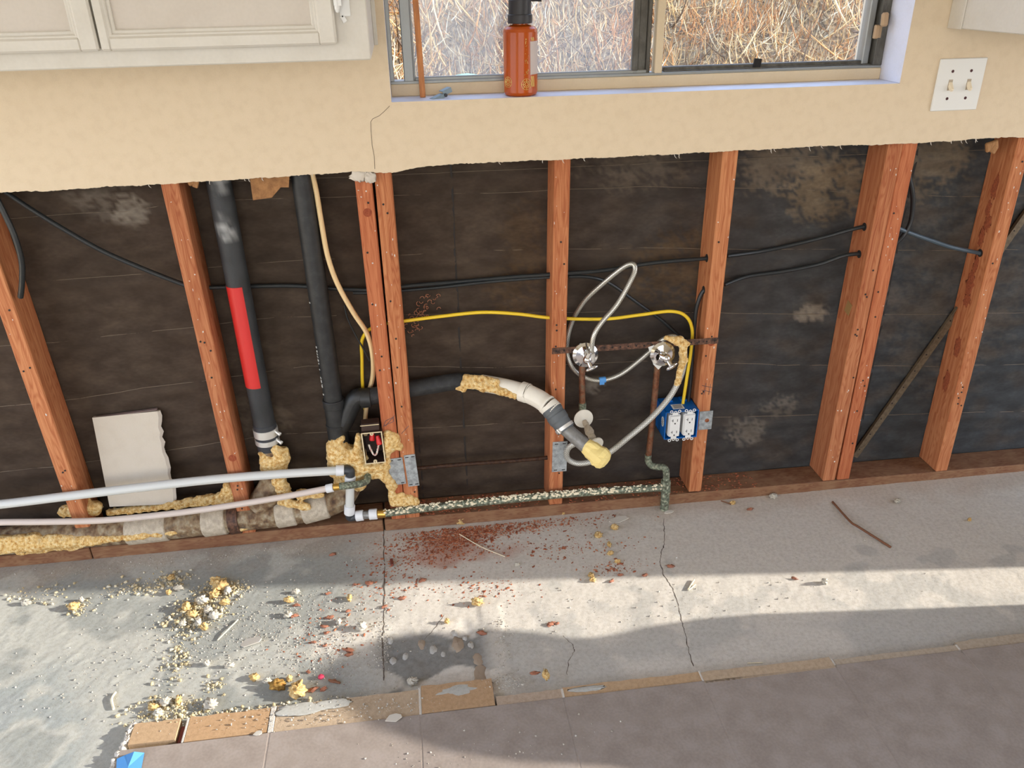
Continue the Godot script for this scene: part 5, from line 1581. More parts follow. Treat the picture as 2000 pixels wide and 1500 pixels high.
	wb.box(tl.translated_local(Vector3(0, h2, -0.03)), Vector3(w2 * 2 + 0.0028, 0.0028, 0.06), 0.0006)
	wb.box(tl.translated_local(Vector3(0, -h2, -0.03)), Vector3(w2 * 2 + 0.0028, 0.0028, 0.06), 0.0006)
	wb.box(tl.translated_local(Vector3(0, 0, -0.06)), Vector3(w2 * 2, h2 * 2, 0.002), 0.0003)
	wb.box(tl.translated_local(Vector3(-0.002, h2 + 0.012, -0.022)), Vector3(0.046, 0.022, 0.03), 0.002)
	part(ob, "shell", wb, M.bakelite)
	var rim := MB.new()
	for e in [[-w2, 0.0, 0.003, h2 * 2 + 0.003], [w2, 0.0, 0.003, h2 * 2 + 0.003], [0.0, h2, w2 * 2, 0.003], [0.0, -h2, w2 * 2, 0.003], [-0.002, h2 + 0.023, 0.048, 0.002]]:
		rim.box(tl.translated_local(Vector3(e[0], e[1], 0.0003)), Vector3(e[2], e[3], 0.0012), 0.0003)
	for e in [h2 - 0.004, -h2 + 0.004]:
		rim.lathe(tl.translated_local(Vector3(0, e, -0.004)) * Transform3D(Basis(Vector3.RIGHT, PI / 2)), [[0.0018, 0.0], [0.0048, 0.0], [0.0048, 0.004], [0.0018, 0.004]], 14)
	part(ob, "dusty_rim", rim, mat(srgb(218, 200, 162), 0.85))
	for e in [[Vector3(0.0135, 0.028, -0.012), Vector3(0.004, -0.022, 0.006)], [Vector3(0.0, 0.034, -0.02), Vector3(-0.002, -0.02, 0.002)]]:
		var n0: Vector3 = tl * (e[0] as Vector3)
		var nut := MB.new()
		nut.lathe(turned(-(e[1] as Vector3), n0 + (e[1] as Vector3)), [[0.0, 0.0], [0.0075, 0.0], [0.008, 0.004], [0.0062, 0.016], [0.0045, 0.024], [0.0, 0.025]], 12)
		part(ob, "wire_nut", nut, mat(srgb(206, 34, 34), 0.45))
	for e in 3:
		var wr := MB.new()
		var pts := []
		for k in 25:
			var tt := k / 24.0
			var base := Vector3(lerpf(-0.012, 0.014, tt), 0.004 - 0.03 * sin(tt * PI), -0.012 + 0.006 * sin(tt * PI))
			var a := tt * 26.0 + e * TAU / 3.0
			pts.append(tl * (base + Vector3(cos(a), sin(a), sin(a)) * 0.0016))
		wr.tube(pts, 0.0014, 6)
		part(ob, "wire", wr, mat([srgb(232, 226, 214), srgb(226, 214, 196), srgb(206, 150, 140)][e], 0.5))

	# two-gang switch plate
	var pc := Vector3(1.2883, 1.1295, 0)
	var sp := thing("switch_plate", "white two-gang light switch plate on the cream wall", "light switch", pc)
	var pb := MB.new()
	pb.lathe(Transform3D(), [[0.0, 0.0], [0.0, 0.0]], 3)
	pb = MB.new()
	pb.bb(pc + Vector3(-0.058, -0.0575, 0.0), pc + Vector3(0.058, 0.0575, 0.0055), 0.0032)
	part(sp, "plate", pb, M.device)
	for s in [-1, 1]:
		var x: float = s * 0.023
		for y in [0.03, -0.03]:
			var sh := MB.new()
			sh.lathe(Transform3D(Basis(Vector3.RIGHT, PI / 2), pc + Vector3(x, y, 0.0054)), [[0.0034, 0.0], [0.0034, 0.0004], [0.0, 0.0004]], 14)
			part(sp, "screw_hole", sh, mat(srgb(70, 36, 40), 0.8))
		var tg := MB.new()
		tg.bb(pc + Vector3(x - 0.0052, -0.012, 0.0052), pc + Vector3(x + 0.0052, 0.012, 0.0058), 0.0003)
		part(sp, "slot", tg, mat(srgb(172, 158, 138), 0.7))
		var lv := MB.new()
		var tilt := -0.45 if s < 0 else -0.4
		lv.box(Transform3D(Basis(Vector3.RIGHT, tilt + PI / 2 * 0.0 - 0.25), pc + Vector3(x + 0.0004, -0.002, 0.0085)), Vector3(0.0084, 0.0175, 0.009), 0.0015)
		lv.box(Transform3D(Basis(Vector3.RIGHT, 0.75), pc + Vector3(x + 0.0004, -0.0065, 0.0125)), Vector3(0.0076, 0.0085, 0.014), 0.002)
		part(sp, "toggle", lv, M.almond)

	# galvanised nail plates
	for k in [[Vector3(0.3569, 0.1964, -0.0112), 0.041, 0.096, -0.02, "galvanised nail plate on the strap-carrying stud"], [Vector3(-0.0861, 0.1941, -0.011), 0.04, 0.084, 0.05, "foam-splashed galvanised nail plate under the red-wired box"], [Vector3(-0.0465, 0.1934, -0.0108), 0.03, 0.1, 0.05, "clean narrow galvanised nail plate beside the splashed one"]]:
		var np := thing("nail_plate", k[4], "nail plate", k[0], "galvanised nail plates")
		var nb := MB.new()
		var xf := Transform3D(Basis(Vector3.BACK, k[3]), k[0])
		nb.box(xf, Vector3(k[1], k[2], 0.0016), 0.0004)
		part(np, "plate", nb, M.zinc)
		var dn := MB.new()
		for sx in [-0.25, 0.28]:
			for sy in [-0.44, 0.43]:
				dn.box(xf.translated_local(Vector3(sx * k[1], sy * k[2], 0.0009)), Vector3(0.009, 0.0025, 0.0006), 0.0002)
		part(np, "prong_slots", dn, M.dark)

# ---------------------------------------------------------------- cured spray foam
func foam(label: String, caps: Array, cell: float, amp: float, freq: float, lift := -10.0) -> void:
	var b := foam_mesh(caps, cell, amp, freq, lift)
	solo("spray_foam", b, M.foam, label, "foam", caps[0][0], "cured spray foam")

func foam_masses() -> void:
	foam("large yellow spray foam mass around the junction box and stack foot", [
		[Vector3(-0.2353, 0.2667, -0.045), Vector3(-0.2371, 0.2025, -0.045), 0.03, 0.034], [Vector3(-0.2112, 0.2386, -0.04), Vector3(-0.1876, 0.2038, -0.035), 0.03, 0.03],
		[Vector3(-0.1762, 0.3103, -0.02), Vector3(-0.1822, 0.2529, -0.025), 0.008, 0.017], [Vector3(-0.1783, 0.2635, -0.02), Vector3(-0.1788, 0.2063, -0.022), 0.016, 0.022],
		[Vector3(-0.2027, 0.1874, -0.03), Vector3(-0.1921, 0.1583, -0.03), 0.03, 0.024], [Vector3(-0.2305, 0.164, -0.045), Vector3(-0.2389, 0.1399, -0.05), 0.03, 0.022],
		[Vector3(-0.1697, 0.2134, -0.012), Vector3(-0.116, 0.2095, -0.012), 0.014, 0.014], [Vector3(-0.1547, 0.1888, -0.02), Vector3(-0.1234, 0.1882, -0.016), 0.014, 0.014],
		[Vector3(-0.1231, 0.1907, -0.012), Vector3(-0.0992, 0.1504, -0.012), 0.012, 0.014], [Vector3(-0.1004, 0.312, -0.01), Vector3(-0.0972, 0.2707, -0.008), 0.011, 0.015], [Vector3(-0.0916, 0.2894, -0.01), Vector3(-0.073, 0.2719, -0.01), 0.012, 0.012], [Vector3(-0.0767, 0.293, -0.012), Vector3(-0.0862, 0.3064, -0.012), 0.01, 0.009],
		[Vector3(-0.106, 0.2625, -0.01), Vector3(-0.1074, 0.2308, -0.01), 0.009, 0.009], [Vector3(-0.1077, 0.148, -0.012), Vector3(-0.1009, 0.097, -0.012), 0.01, 0.012], [Vector3(-0.0939, 0.0976, -0.01), Vector3(-0.0456, 0.0923, -0.01), 0.012, 0.013], [Vector3(-0.0787, 0.1148, -0.012), Vector3(-0.0585, 0.1059, -0.012), 0.01, 0.01],
		[Vector3(-0.2205, 0.2962, -0.03), Vector3(-0.2458, 0.283, -0.03), 0.01, 0.009], [Vector3(-0.2435, 0.2796, -0.03), Vector3(-0.2525, 0.2249, -0.03), 0.011, 0.013]], 0.004, 0.0056, 30.0)
	foam("yellow spray foam clinging to the rusty stub under the band clamps", [
		[Vector3(-0.3918, 0.2786, -0.035), Vector3(-0.3794, 0.2553, -0.035), 0.014, 0.017], [Vector3(-0.4098, 0.2457, -0.035), Vector3(-0.3949, 0.2073, -0.03), 0.019, 0.021], [Vector3(-0.3748, 0.2677, -0.045), Vector3(-0.3854, 0.2079, -0.04), 0.012, 0.014], [Vector3(-0.4304, 0.2661, -0.036), Vector3(-0.4284, 0.2259, -0.034), 0.01, 0.014], [Vector3(-0.3973, 0.1866, -0.025), Vector3(-0.3866, 0.1512, -0.015), 0.02, 0.018], [Vector3(-0.3969, 0.1311, -0.01), Vector3(-0.331, 0.1142, 0), 0.012, 0.01], [Vector3(-0.3483, 0.1471, -0.015), Vector3(-0.2947, 0.1433, -0.012), 0.014, 0.01]], 0.004, 0.0056, 30.0)
	foam("long crust of yellow foam along the front of the cast iron drain", [
		[Vector3(-1.1929, 0.0821, -0.004), Vector3(-1.0307, 0.079, -0.004), 0.026, 0.025], [Vector3(-1.0307, 0.079, -0.004), Vector3(-0.8785, 0.0705, 0), 0.024, 0.015], [Vector3(-0.8898, 0.0716, 0.004), Vector3(-0.7597, 0.0744, 0.006), 0.011, 0.008], [Vector3(-0.7601, 0.0736, 0.005), Vector3(-0.6754, 0.0737, 0.005), 0.008, 0.006],
		[Vector3(-1.1817, 0.1049, 0.006), Vector3(-1.0217, 0.0989, 0.006), 0.01, 0.009], [Vector3(-1.0819, 0.0483, 0), Vector3(-0.9215, 0.0522, 0), 0.005, 0.006], [Vector3(-0.5537, 0.0609, -0.002), Vector3(-0.4864, 0.0632, -0.002), 0.006, 0.006], [Vector3(-0.6999, 0.0597, -0.004), Vector3(-0.6135, 0.063, -0.004), 0.006, 0.005]], 0.0045, 0.005, 30.0, 0.02)
	foam("brown-dusted foam heap on top of the drain behind the red-tinted tube", [
		[Vector3(-0.9594, 0.1394, -0.045), Vector3(-0.882, 0.1406, -0.045), 0.015, 0.02], [Vector3(-0.9255, 0.1534, -0.05), Vector3(-0.9048, 0.1593, -0.05), 0.017, 0.012], [Vector3(-0.8494, 0.1202, -0.05), Vector3(-0.6979, 0.1231, -0.05), 0.01, 0.01], [Vector3(-0.696, 0.1264, -0.045), Vector3(-0.5612, 0.1381, -0.045), 0.01, 0.016], [Vector3(-0.5428, 0.1626, -0.04), Vector3(-0.5042, 0.1552, -0.04), 0.014, 0.016], [Vector3(-0.5036, 0.1488, -0.03), Vector3(-0.5591, 0.135, -0.03), 0.014, 0.01], [Vector3(-0.5346, 0.1848, -0.03), Vector3(-0.5199, 0.1702, -0.03), 0.009, 0.009]], 0.0048, 0.006, 40.0)
	foam("ragged yellow foam sleeve on the drain arm", [
		[Vector3(0.1087, 0.4322, -0.028), Vector3(0.151, 0.4267, -0.026), 0.012, 0.014], [Vector3(0.1508, 0.4237, -0.026), Vector3(0.2366, 0.3985, -0.008), 0.013, 0.009], [Vector3(0.1152, 0.4455, -0.036), Vector3(0.1913, 0.4337, -0.026), 0.01, 0.009], [Vector3(0.0848, 0.4162, -0.04), Vector3(0.1044, 0.4141, -0.035), 0.006, 0.008]], 0.0038, 0.0045, 46.0)
	foam("yellow foam lump at the top of the pale hose", [
		[Vector3(0.6307, 0.536, 0.002), Vector3(0.6622, 0.5248, 0.008), 0.007, 0.011], [Vector3(0.6618, 0.5305, 0.008), Vector3(0.6819, 0.5175, 0.008), 0.011, 0.009], [Vector3(0.6731, 0.5083, 0.012), Vector3(0.6749, 0.4731, 0.015), 0.01, 0.01], [Vector3(0.6736, 0.4732, 0.015), Vector3(0.6628, 0.41, 0.021), 0.0095, 0.0082]], 0.003, 0.0035, 62.0)

# ---------------------------------------------------------------- things on the sill
func sill_things() -> void:
	var at := Vector3(0.2664, 1.1365, -0.0535)
	at.z = -0.043
	var o := thing("pump_bottle", "amber pump bottle with a black cap and gold print on the sill", "bottle", at)
	var r := 0.0375
	var b := MB.new()
	b.lathe(Transform3D(Basis(), at), [[0.0, 0.0], [r - 0.007, 0.0], [r - 0.002, 0.0025], [r, 0.008], [r, 0.13], [r - 0.0015, 0.136], [r - 0.006, 0.1405], [r - 0.014, 0.143], [0.017, 0.1445], [0.0165, 0.152], [0.0, 0.152]], 40)
	part(o, "glass_body", b, M.amber)
	var dip := MB.new()
	dip.tube([at + Vector3(0, 0.008, 0), at + Vector3(0.001, 0.142, 0)], 0.003, 8)
	part(o, "dip_tube", dip, mat(srgb(206, 150, 90), 0.5))
	var cap := MB.new()
	cap.lathe(Transform3D(Basis(), at), [[0.0, 0.1465], [0.0255, 0.1465], [0.0265, 0.1475], [0.0265, 0.1635], [0.0255, 0.1645], [0.0245, 0.1645], [0.0245, 0.192], [0.0225, 0.194], [0.0, 0.195]], 34)
	var cp := part(o, "cap", cap, M.black_plastic)
	var sp := MB.new()
	sp.tube(smooth([at + Vector3(0.016, 0.1915, 0.002), at + Vector3(0.034, 0.191, 0.004), at + Vector3(0.0465, 0.19, 0.006)], 4), 0.0026, 8)
	part(cp, "spout", sp, M.black_plastic)
	# pale label panel and gold ornaments, standing just proud of the glass
	var lab := MB.new()
	lab.lathe(Transform3D(Basis(), at + Vector3(0, 0.045, 0)), [[r + 0.0002, 0.0], [r + 0.0005, 0.0004], [r + 0.0005, 0.0666], [r + 0.0002, 0.067]], 10, deg_to_rad(16), deg_to_rad(48))
	part(o, "label", lab, mat(srgb(196, 182, 176), 0.5))
	var gold := MB.new()
	for k in [[78.0, 0.026, 0.0115], [146.0, 0.03, 0.011]]:
		for rr in [1.0, 0.62, 0.3]:
			var pts := []
			for i in 25:
				var a: float = TAU * i / 24.0
				var g: float = deg_to_rad(k[0]) - cos(a) * k[2] * rr / r
				pts.append(at + Vector3(cos(g) * (r + 0.0003), k[1] + sin(a) * k[2] * rr, sin(g) * (r + 0.0003)))
			gold.tube(pts, 0.0005, 4, false)
		for i in 8:
			var a := TAU * i / 8.0
			var g0: float = deg_to_rad(k[0]) - cos(a) * k[2] * 0.3 / r
			var g1: float = deg_to_rad(k[0]) - cos(a) * k[2] / r
			gold.tube([at + Vector3(cos(g0) * (r + 0.0003), k[1] + sin(a) * k[2] * 0.3, sin(g0) * (r + 0.0003)), at + Vector3(cos(g1) * (r + 0.0003), k[1] + sin(a) * k[2], sin(g1) * (r + 0.0003))], 0.0005, 4)
	rng.seed = 12
	for k in 22:
		var g := deg_to_rad(rng.randf_range(70, 84))
		var y := rng.randf_range(0.045, 0.118)
		var y1 := y + rng.randf_range(-0.004, 0.006)
		var g1 := g + rng.randf_range(-0.07, 0.07)
		gold.tube([at + Vector3(cos(g) * (r + 0.0003), y, sin(g) * (r + 0.0003)), at + Vector3(cos(g1) * (r + 0.0003), y1, sin(g1) * (r + 0.0003))], 0.0005, 4)
	for k in [[52.0, 0.113, 0.12], [52.0, 0.02, 0.042]]:
		for s in 3:
			var g := deg_to_rad(k[0] + (s - 1) * 5.0)
			gold.tube([at + Vector3(cos(g) * (r + 0.0003), k[1], sin(g) * (r + 0.0003)), at + Vector3(cos(g + 0.05) * (r + 0.0003), k[2], sin(g + 0.05) * (r + 0.0003))], 0.0008, 4)
	part(o, "gold_print", gold, M.gold)
	var s0 := Vector3(0.0488, 1.1365, -0.0615)
	s0.z = -0.06
	var s1 := Vector3(s0.x - 0.006, 1.62, -0.085)
	var sb := MB.new()
	var sx := upright(s1 - s0, s0)
	sb.box(sx.translated_local(Vector3(0, 0.245, 0)), Vector3(0.0125, 0.49, 0.008), 0.001)
	solo("wood_strip", sb, M.wood_strip, "orange wooden strip standing on the sill against the window", "wood strip", s0)
	var ca := Vector3(0.0829, 1.1365, -0.0607)
	ca.z = -0.04
	var cl := thing("metal_clip", "small folded grey-blue metal clip lying on the sill", "clip", ca)
	var cb := MB.new()
	var cx := Transform3D(Basis(Vector3.UP, 0.5) * Basis(Vector3.BACK, 0.3), ca + Vector3(0.004, 0.01, 0))
	cb.box(cx.translated_local(Vector3(-0.012, -0.002, 0.002)), Vector3(0.03, 0.0015, 0.016), 0.0004)
	cb.box(cx.translated_local(Vector3(-0.012, -0.006, 0.0095)), Vector3(0.03, 0.008, 0.0015), 0.0004)
	cb.box(cx.translated_local(Vector3(0.014, 0.003, 0.0)), Vector3(0.024, 0.0015, 0.015), 0.0004)
	cb.box(cx.translated_local(Vector3(0.014, -0.002, 0.0072)), Vector3(0.024, 0.0095, 0.0015), 0.0004)
	part(cl, "channel", cb, M.mesh_blue)
	var ec := MB.new()
	cyl(ec, cx * Vector3(0.006, -0.006, 0.009), cx * Vector3(0.006, -0.006, 0.012), 0.004, 0.0005, 12)
	part(cl, "rivet", ec, M.black_plastic)

# ---------------------------------------------------------------- scraps in the cavity
func scraps() -> void:
	# drywall offcut leaning against the paper
	var f0 := Vector3(-0.8447, 0.1397, -0.045)
	var f1 := Vector3(-0.6792, 0.1312, -0.045)
	var t0 := Vector3(-0.8416, 0.3872, -0.085)
	var t1 := Vector3(-0.676, 0.3917, -0.085)
	var o := thing("drywall_scrap", "white drywall offcut with crumbling right edge leaning behind the plastic tubes", "drywall scrap", (f0 + f1) * 0.5)
	var b := MB.new()
	var core := MB.new()
	var nrm := (t0 - f0).cross(f1 - f0).normalized()
	if nrm.z < 0: nrm = -nrm
	var n := 18
	var right := []
	for k in n + 1:
		var t := k / float(n)
		var p := f1.lerp(t1, t) + Vector3(0.006 * fine.get_noise_1d(k * 3.7) + 0.004 * sin(t * 7.0) - 0.006, 0, 0)
		right.append(p)
	for k in n:
		var l0 := f0.lerp(t0, k / float(n))
		var l1 := f0.lerp(t0, (k + 1) / float(n))
		b.face([l0, right[k], right[k + 1], l1], nrm)
		b.face([l0 - nrm * 0.0125, right[k] - nrm * 0.0125, right[k + 1] - nrm * 0.0125, l1 - nrm * 0.0125], -nrm)
		b.face([l0, l1, l1 - nrm * 0.0125, l0 - nrm * 0.0125], Vector3.LEFT)
		var out := Vector3(0.006 + 0.004 * fine.get_noise_1d(k * 5.1 + 9.0), 0, 0)
		var out2 := Vector3(0.006 + 0.004 * fine.get_noise_1d((k + 1) * 5.1 + 9.0), 0, 0)
		core.face([right[k], right[k + 1], right[k + 1] - nrm * 0.007 + out2, right[k] - nrm * 0.007 + out], Vector3(1, 0, 1))
		core.face([right[k] - nrm * 0.007 + out, right[k + 1] - nrm * 0.007 + out2, right[k + 1] - nrm * 0.0125, right[k] - nrm * 0.0125], Vector3.RIGHT)
	b.face([t0, t1, t1 - nrm * 0.0125, t0 - nrm * 0.0125], Vector3.UP)
	part(o, "board", b, mat(srgb(200, 190, 175), 0.8, 0, {tex = T.paint, tri = Vector3(4, 4, 4), world = true}))
	part(o, "broken_core", core, M.gypsum)
	var tb := MB.new()
	tb.box(Transform3D(Basis(Vector3.BACK, 0.07), (t0 + t1) * 0.5 - nrm * 0.006 + Vector3(0, 0.0015, 0)), Vector3(t0.distance_to(t1) - 0.01, 0.003, 0.011), 0.001)
	part(o, "top_edge", tb, mat(srgb(122, 104, 98), 0.85))
	# kraft paper flap hanging below the drywall
	var kp := MB.new()
	var kz := -0.03
	kp.face([Vector3(-0.3461, 0.9978, -0.03), Vector3(-0.257, 0.9994, -0.03), Vector3(-0.2655, 0.9578, -0.034), Vector3(-0.2837, 0.9583, -0.036), Vector3(-0.3065, 0.9357, -0.038), Vector3(-0.3485, 0.9325, -0.036)], Vector3.BACK)
	kp.face([Vector3(-0.3463, 0.9977, -0.0308), Vector3(-0.2571, 0.9992, -0.0308), Vector3(-0.2656, 0.9577, -0.0348), Vector3(-0.2839, 0.9581, -0.0368), Vector3(-0.3066, 0.9356, -0.0388), Vector3(-0.3487, 0.9324, -0.0368)], Vector3.FORWARD)
	solo("kraft_paper", kp, M.kraft, "torn brown kraft paper flap hanging between the two drain pipes", "paper", Vector3(-0.3058, 0.979, -0.03))
	# torn splinters beside the studs
	for k in [[Vector3(-0.4669, 0.9866, -0.02), 0.012, 0.02, "torn brown splinter beside the knotty stud top"], [Vector3(1.4359, 0.978, -0.03), 0.016, 0.024, "tan splintered shim at the top of the stained stud"]]:
		var sb := MB.new()
		sb.box(Transform3D(Basis(Vector3.BACK, 0.3), k[0]), Vector3(k[1] * 2.0, k[2], 0.01), 0.003)
		sb.box(Transform3D(Basis(Vector3.BACK, -0.4), k[0] + Vector3(0.006, -0.008, 0.003)), Vector3(k[1], k[2] * 0.8, 0.006), 0.002)
		solo("splinter", sb, mat(srgb(176, 130, 84), 0.8, 0, {tex = T.dusty, tri = Vector3(12, 3, 12)}), k[3], "splinter", k[0])
	# plaster blob over the paired studs
	var pb := MB.new()
	pb.lump(Vector3(-0.1069, 0.9828, -0.006), Vector3(0.017, 0.013, 0.006), noise, 0.7, 2.2, 3.0, 10, 16)
	pb.lump(Vector3(-0.0824, 0.9785, -0.005), Vector3(0.013, 0.012, 0.007), noise, 0.7, 2.4, 8.0, 10, 16)
	solo("plaster_blob", pb, mat(srgb(206, 196, 182), 0.85), "grey-white plaster blob at the top of the paired studs", "plaster", Vector3(-0.0947, 0.98, -0.006))
	# curled shavings caught on the paper beside the paired studs
	var sv := MB.new()
	rng.seed = 61
	for k in 46:
		var t := rng.randf()
		var at := Vector3(0.0335, 0.6635, -0.094).lerp(Vector3(-0.0232, 0.5581, -0.094), t) + Vector3(rng.randfn() * 0.012, rng.randfn() * 0.006, rng.randf_range(-0.003, 0.004))
		var r := rng.randf_range(0.0025, 0.006)
		var pts := []
		var a0 := rng.randf() * TAU
		for q in 5: pts.append(at + Vector3(cos(a0 + q * 0.8), sin(a0 + q * 0.8), 0.2 * q) * r)
		sv.tube(pts, 0.0007, 4)
	solo("wood_shavings", sv, mat(srgb(186, 124, 92), 0.8), "curled orange wood shavings caught on the black paper beside the paired studs", "shavings", Vector3(0.0069, 0.6122, -0.095), "", "stuff")
	# old steel pipe lying across the bay
	var rp := MB.new()
	rp.tube(smooth([Vector3(-0.0524, 0.1802, -0.04), Vector3(0.0875, 0.1776, -0.045), Vector3(0.2301, 0.1717, -0.05), Vector3(0.3599, 0.1721, -0.05)], 4), 0.0055, 12)
	solo("steel_rod", rp, mat(srgb(122, 92, 74), 0.7, 0.2, {tex = T.rust, tri = Vector3(5, 5, 5), world = true}), "thin rusty steel rod across the bay below the drain arm", "rod", Vector3(0.1441, 0.1769, -0.045))
	# diagonal let-in metal brace
	var g0 := Vector3(1.28, 0.0529, -0.094)
	var g1 := Vector3(1.4843, 0.4744, -0.094)
	var gd := (g1 - g0).normalized()
	g1 = g0 + gd * (g0.distance_to(g1) * 2.4)
	var gm := (g0 + g1) * 0.5
	var br := thing("metal_brace", "grey-brown diagonal metal wall brace behind the stained stud", "brace", g0)
	var gb := MB.new()
	var gx := Transform3D(Basis(gd, Vector3(-gd.y, gd.x, 0), Vector3.BACK), gm)
	gb.box(gx, Vector3(g0.distance_to(g1), 0.026, 0.0018), 0.0003)
	gb.box(gx.translated_local(Vector3(0, 0.0125, 0.004)), Vector3(g0.distance_to(g1), 0.0016, 0.01), 0.0003)
	part(br, "angle", gb, mat(srgb(116, 102, 82), 0.6, 0.3, {tex = T.dusty, tri = Vector3(7, 7, 7), world = true}))
	var hm := MB.new()
	hm.lathe(Transform3D(Basis(Vector3.RIGHT, PI / 2)), [[0.0024, 0.0], [0.0024, 0.0003], [0.0, 0.0003]], 8)
	var hmesh := hm.mesh()
	for k in 20:
		shared("nail_hole", hmesh, M.dark, Transform3D(Basis(), g0.lerp(g1, (k + 0.5) / 20.0) + Vector3(0, 0, 0.001) - g0), br)
	# blue painter's tape at the broken tile corner
	var bt := MB.new()
	var tp := [Vector3(-0.6512, 0.017, 0.6641), Vector3(-0.6345, 0.02, 0.6595), Vector3(-0.6176, 0.026, 0.6597), Vector3(-0.6008, 0.017, 0.6573), Vector3(-0.5977, 0.016, 0.6921), Vector3(-0.5913, 0.016, 0.7378), Vector3(-0.6349, 0.016, 0.7315)]
	var mid := Vector3(-0.6219, 0.021, 0.6902)
	for k in tp.size():
		bt.face([mid, tp[k], tp[(k + 1) % tp.size()]], Vector3.UP)
	for k in tp.size():
		bt.face([mid - Vector3(0, 0.0006, 0), tp[k] - Vector3(0, 0.0006, 0), tp[(k + 1) % tp.size()] - Vector3(0, 0.0006, 0)], Vector3.DOWN)
	solo("painters_tape", bt, M.blue_tape, "crumpled piece of blue painter's tape on the broken tile corner", "tape", Vector3(-0.6242, 0.016, 0.6859))

# ---------------------------------------------------------------- debris on the floor
func on_floor(p: Vector3) -> Vector3:
	return Vector3(p.x, floor_height(p.x, p.z) if p.z < 0.57 or p.x < -0.65 else TILE_TOP, p.z)

func scatter(called: String, label: String, category: String, mesh: Mesh, m: Material, n: int, seed_: int, spots: Array, size: Vector2, colors: Array, lift := 0.3) -> void:
	# spots: [centre, half x, half z, weight]
	rng.seed = seed_
	var mm := MultiMesh.new()
	mm.transform_format = MultiMesh.TRANSFORM_3D
	mm.use_colors = true
	mm.mesh = mesh
	mm.instance_count = n
	var total := 0.0
	for s in spots: total += s[3]
	for i in n:
		var pick := rng.randf() * total
		var s: Array = spots[0]
		for q in spots:
			s = q
			pick -= q[3]
			if pick <= 0.0: break
		var p: Vector3 = s[0] + Vector3(rng.randfn() * s[1], 0, rng.randfn() * s[2]) * 0.6
		p.z = 0.002 + absf(p.z - 0.002)
		var k := size.x * pow(size.y / size.x, pow(rng.randf(), 2.2))
		p = on_floor(p)
		p.y += k * lift
		var bas := Basis.from_euler(Vector3(rng.randf() * TAU, rng.randf() * TAU, rng.randf() * TAU)) * Basis.from_scale(Vector3(k * rng.randf_range(0.7, 1.5), k * rng.randf_range(0.6, 1.0), k))
		if lift < 0.2: bas = Basis(Vector3.UP, rng.randf() * TAU) * Basis(Vector3.RIGHT, rng.randf_range(-0.3, 0.3)) * Basis.from_scale(Vector3(k * rng.randf_range(0.5, 1.6), k * 0.4, k * 0.6))
		mm.set_instance_transform(i, Transform3D(bas, p))
		mm.set_instance_color(i, colors[rng.randi() % colors.size()])
	var mi := MultiMeshInstance3D.new()
	mi.name = numbered(called)
	mi.multimesh = mm
	mi.material_override = m
	add_child(mi)
	tag(mi, label, category, "", "stuff")

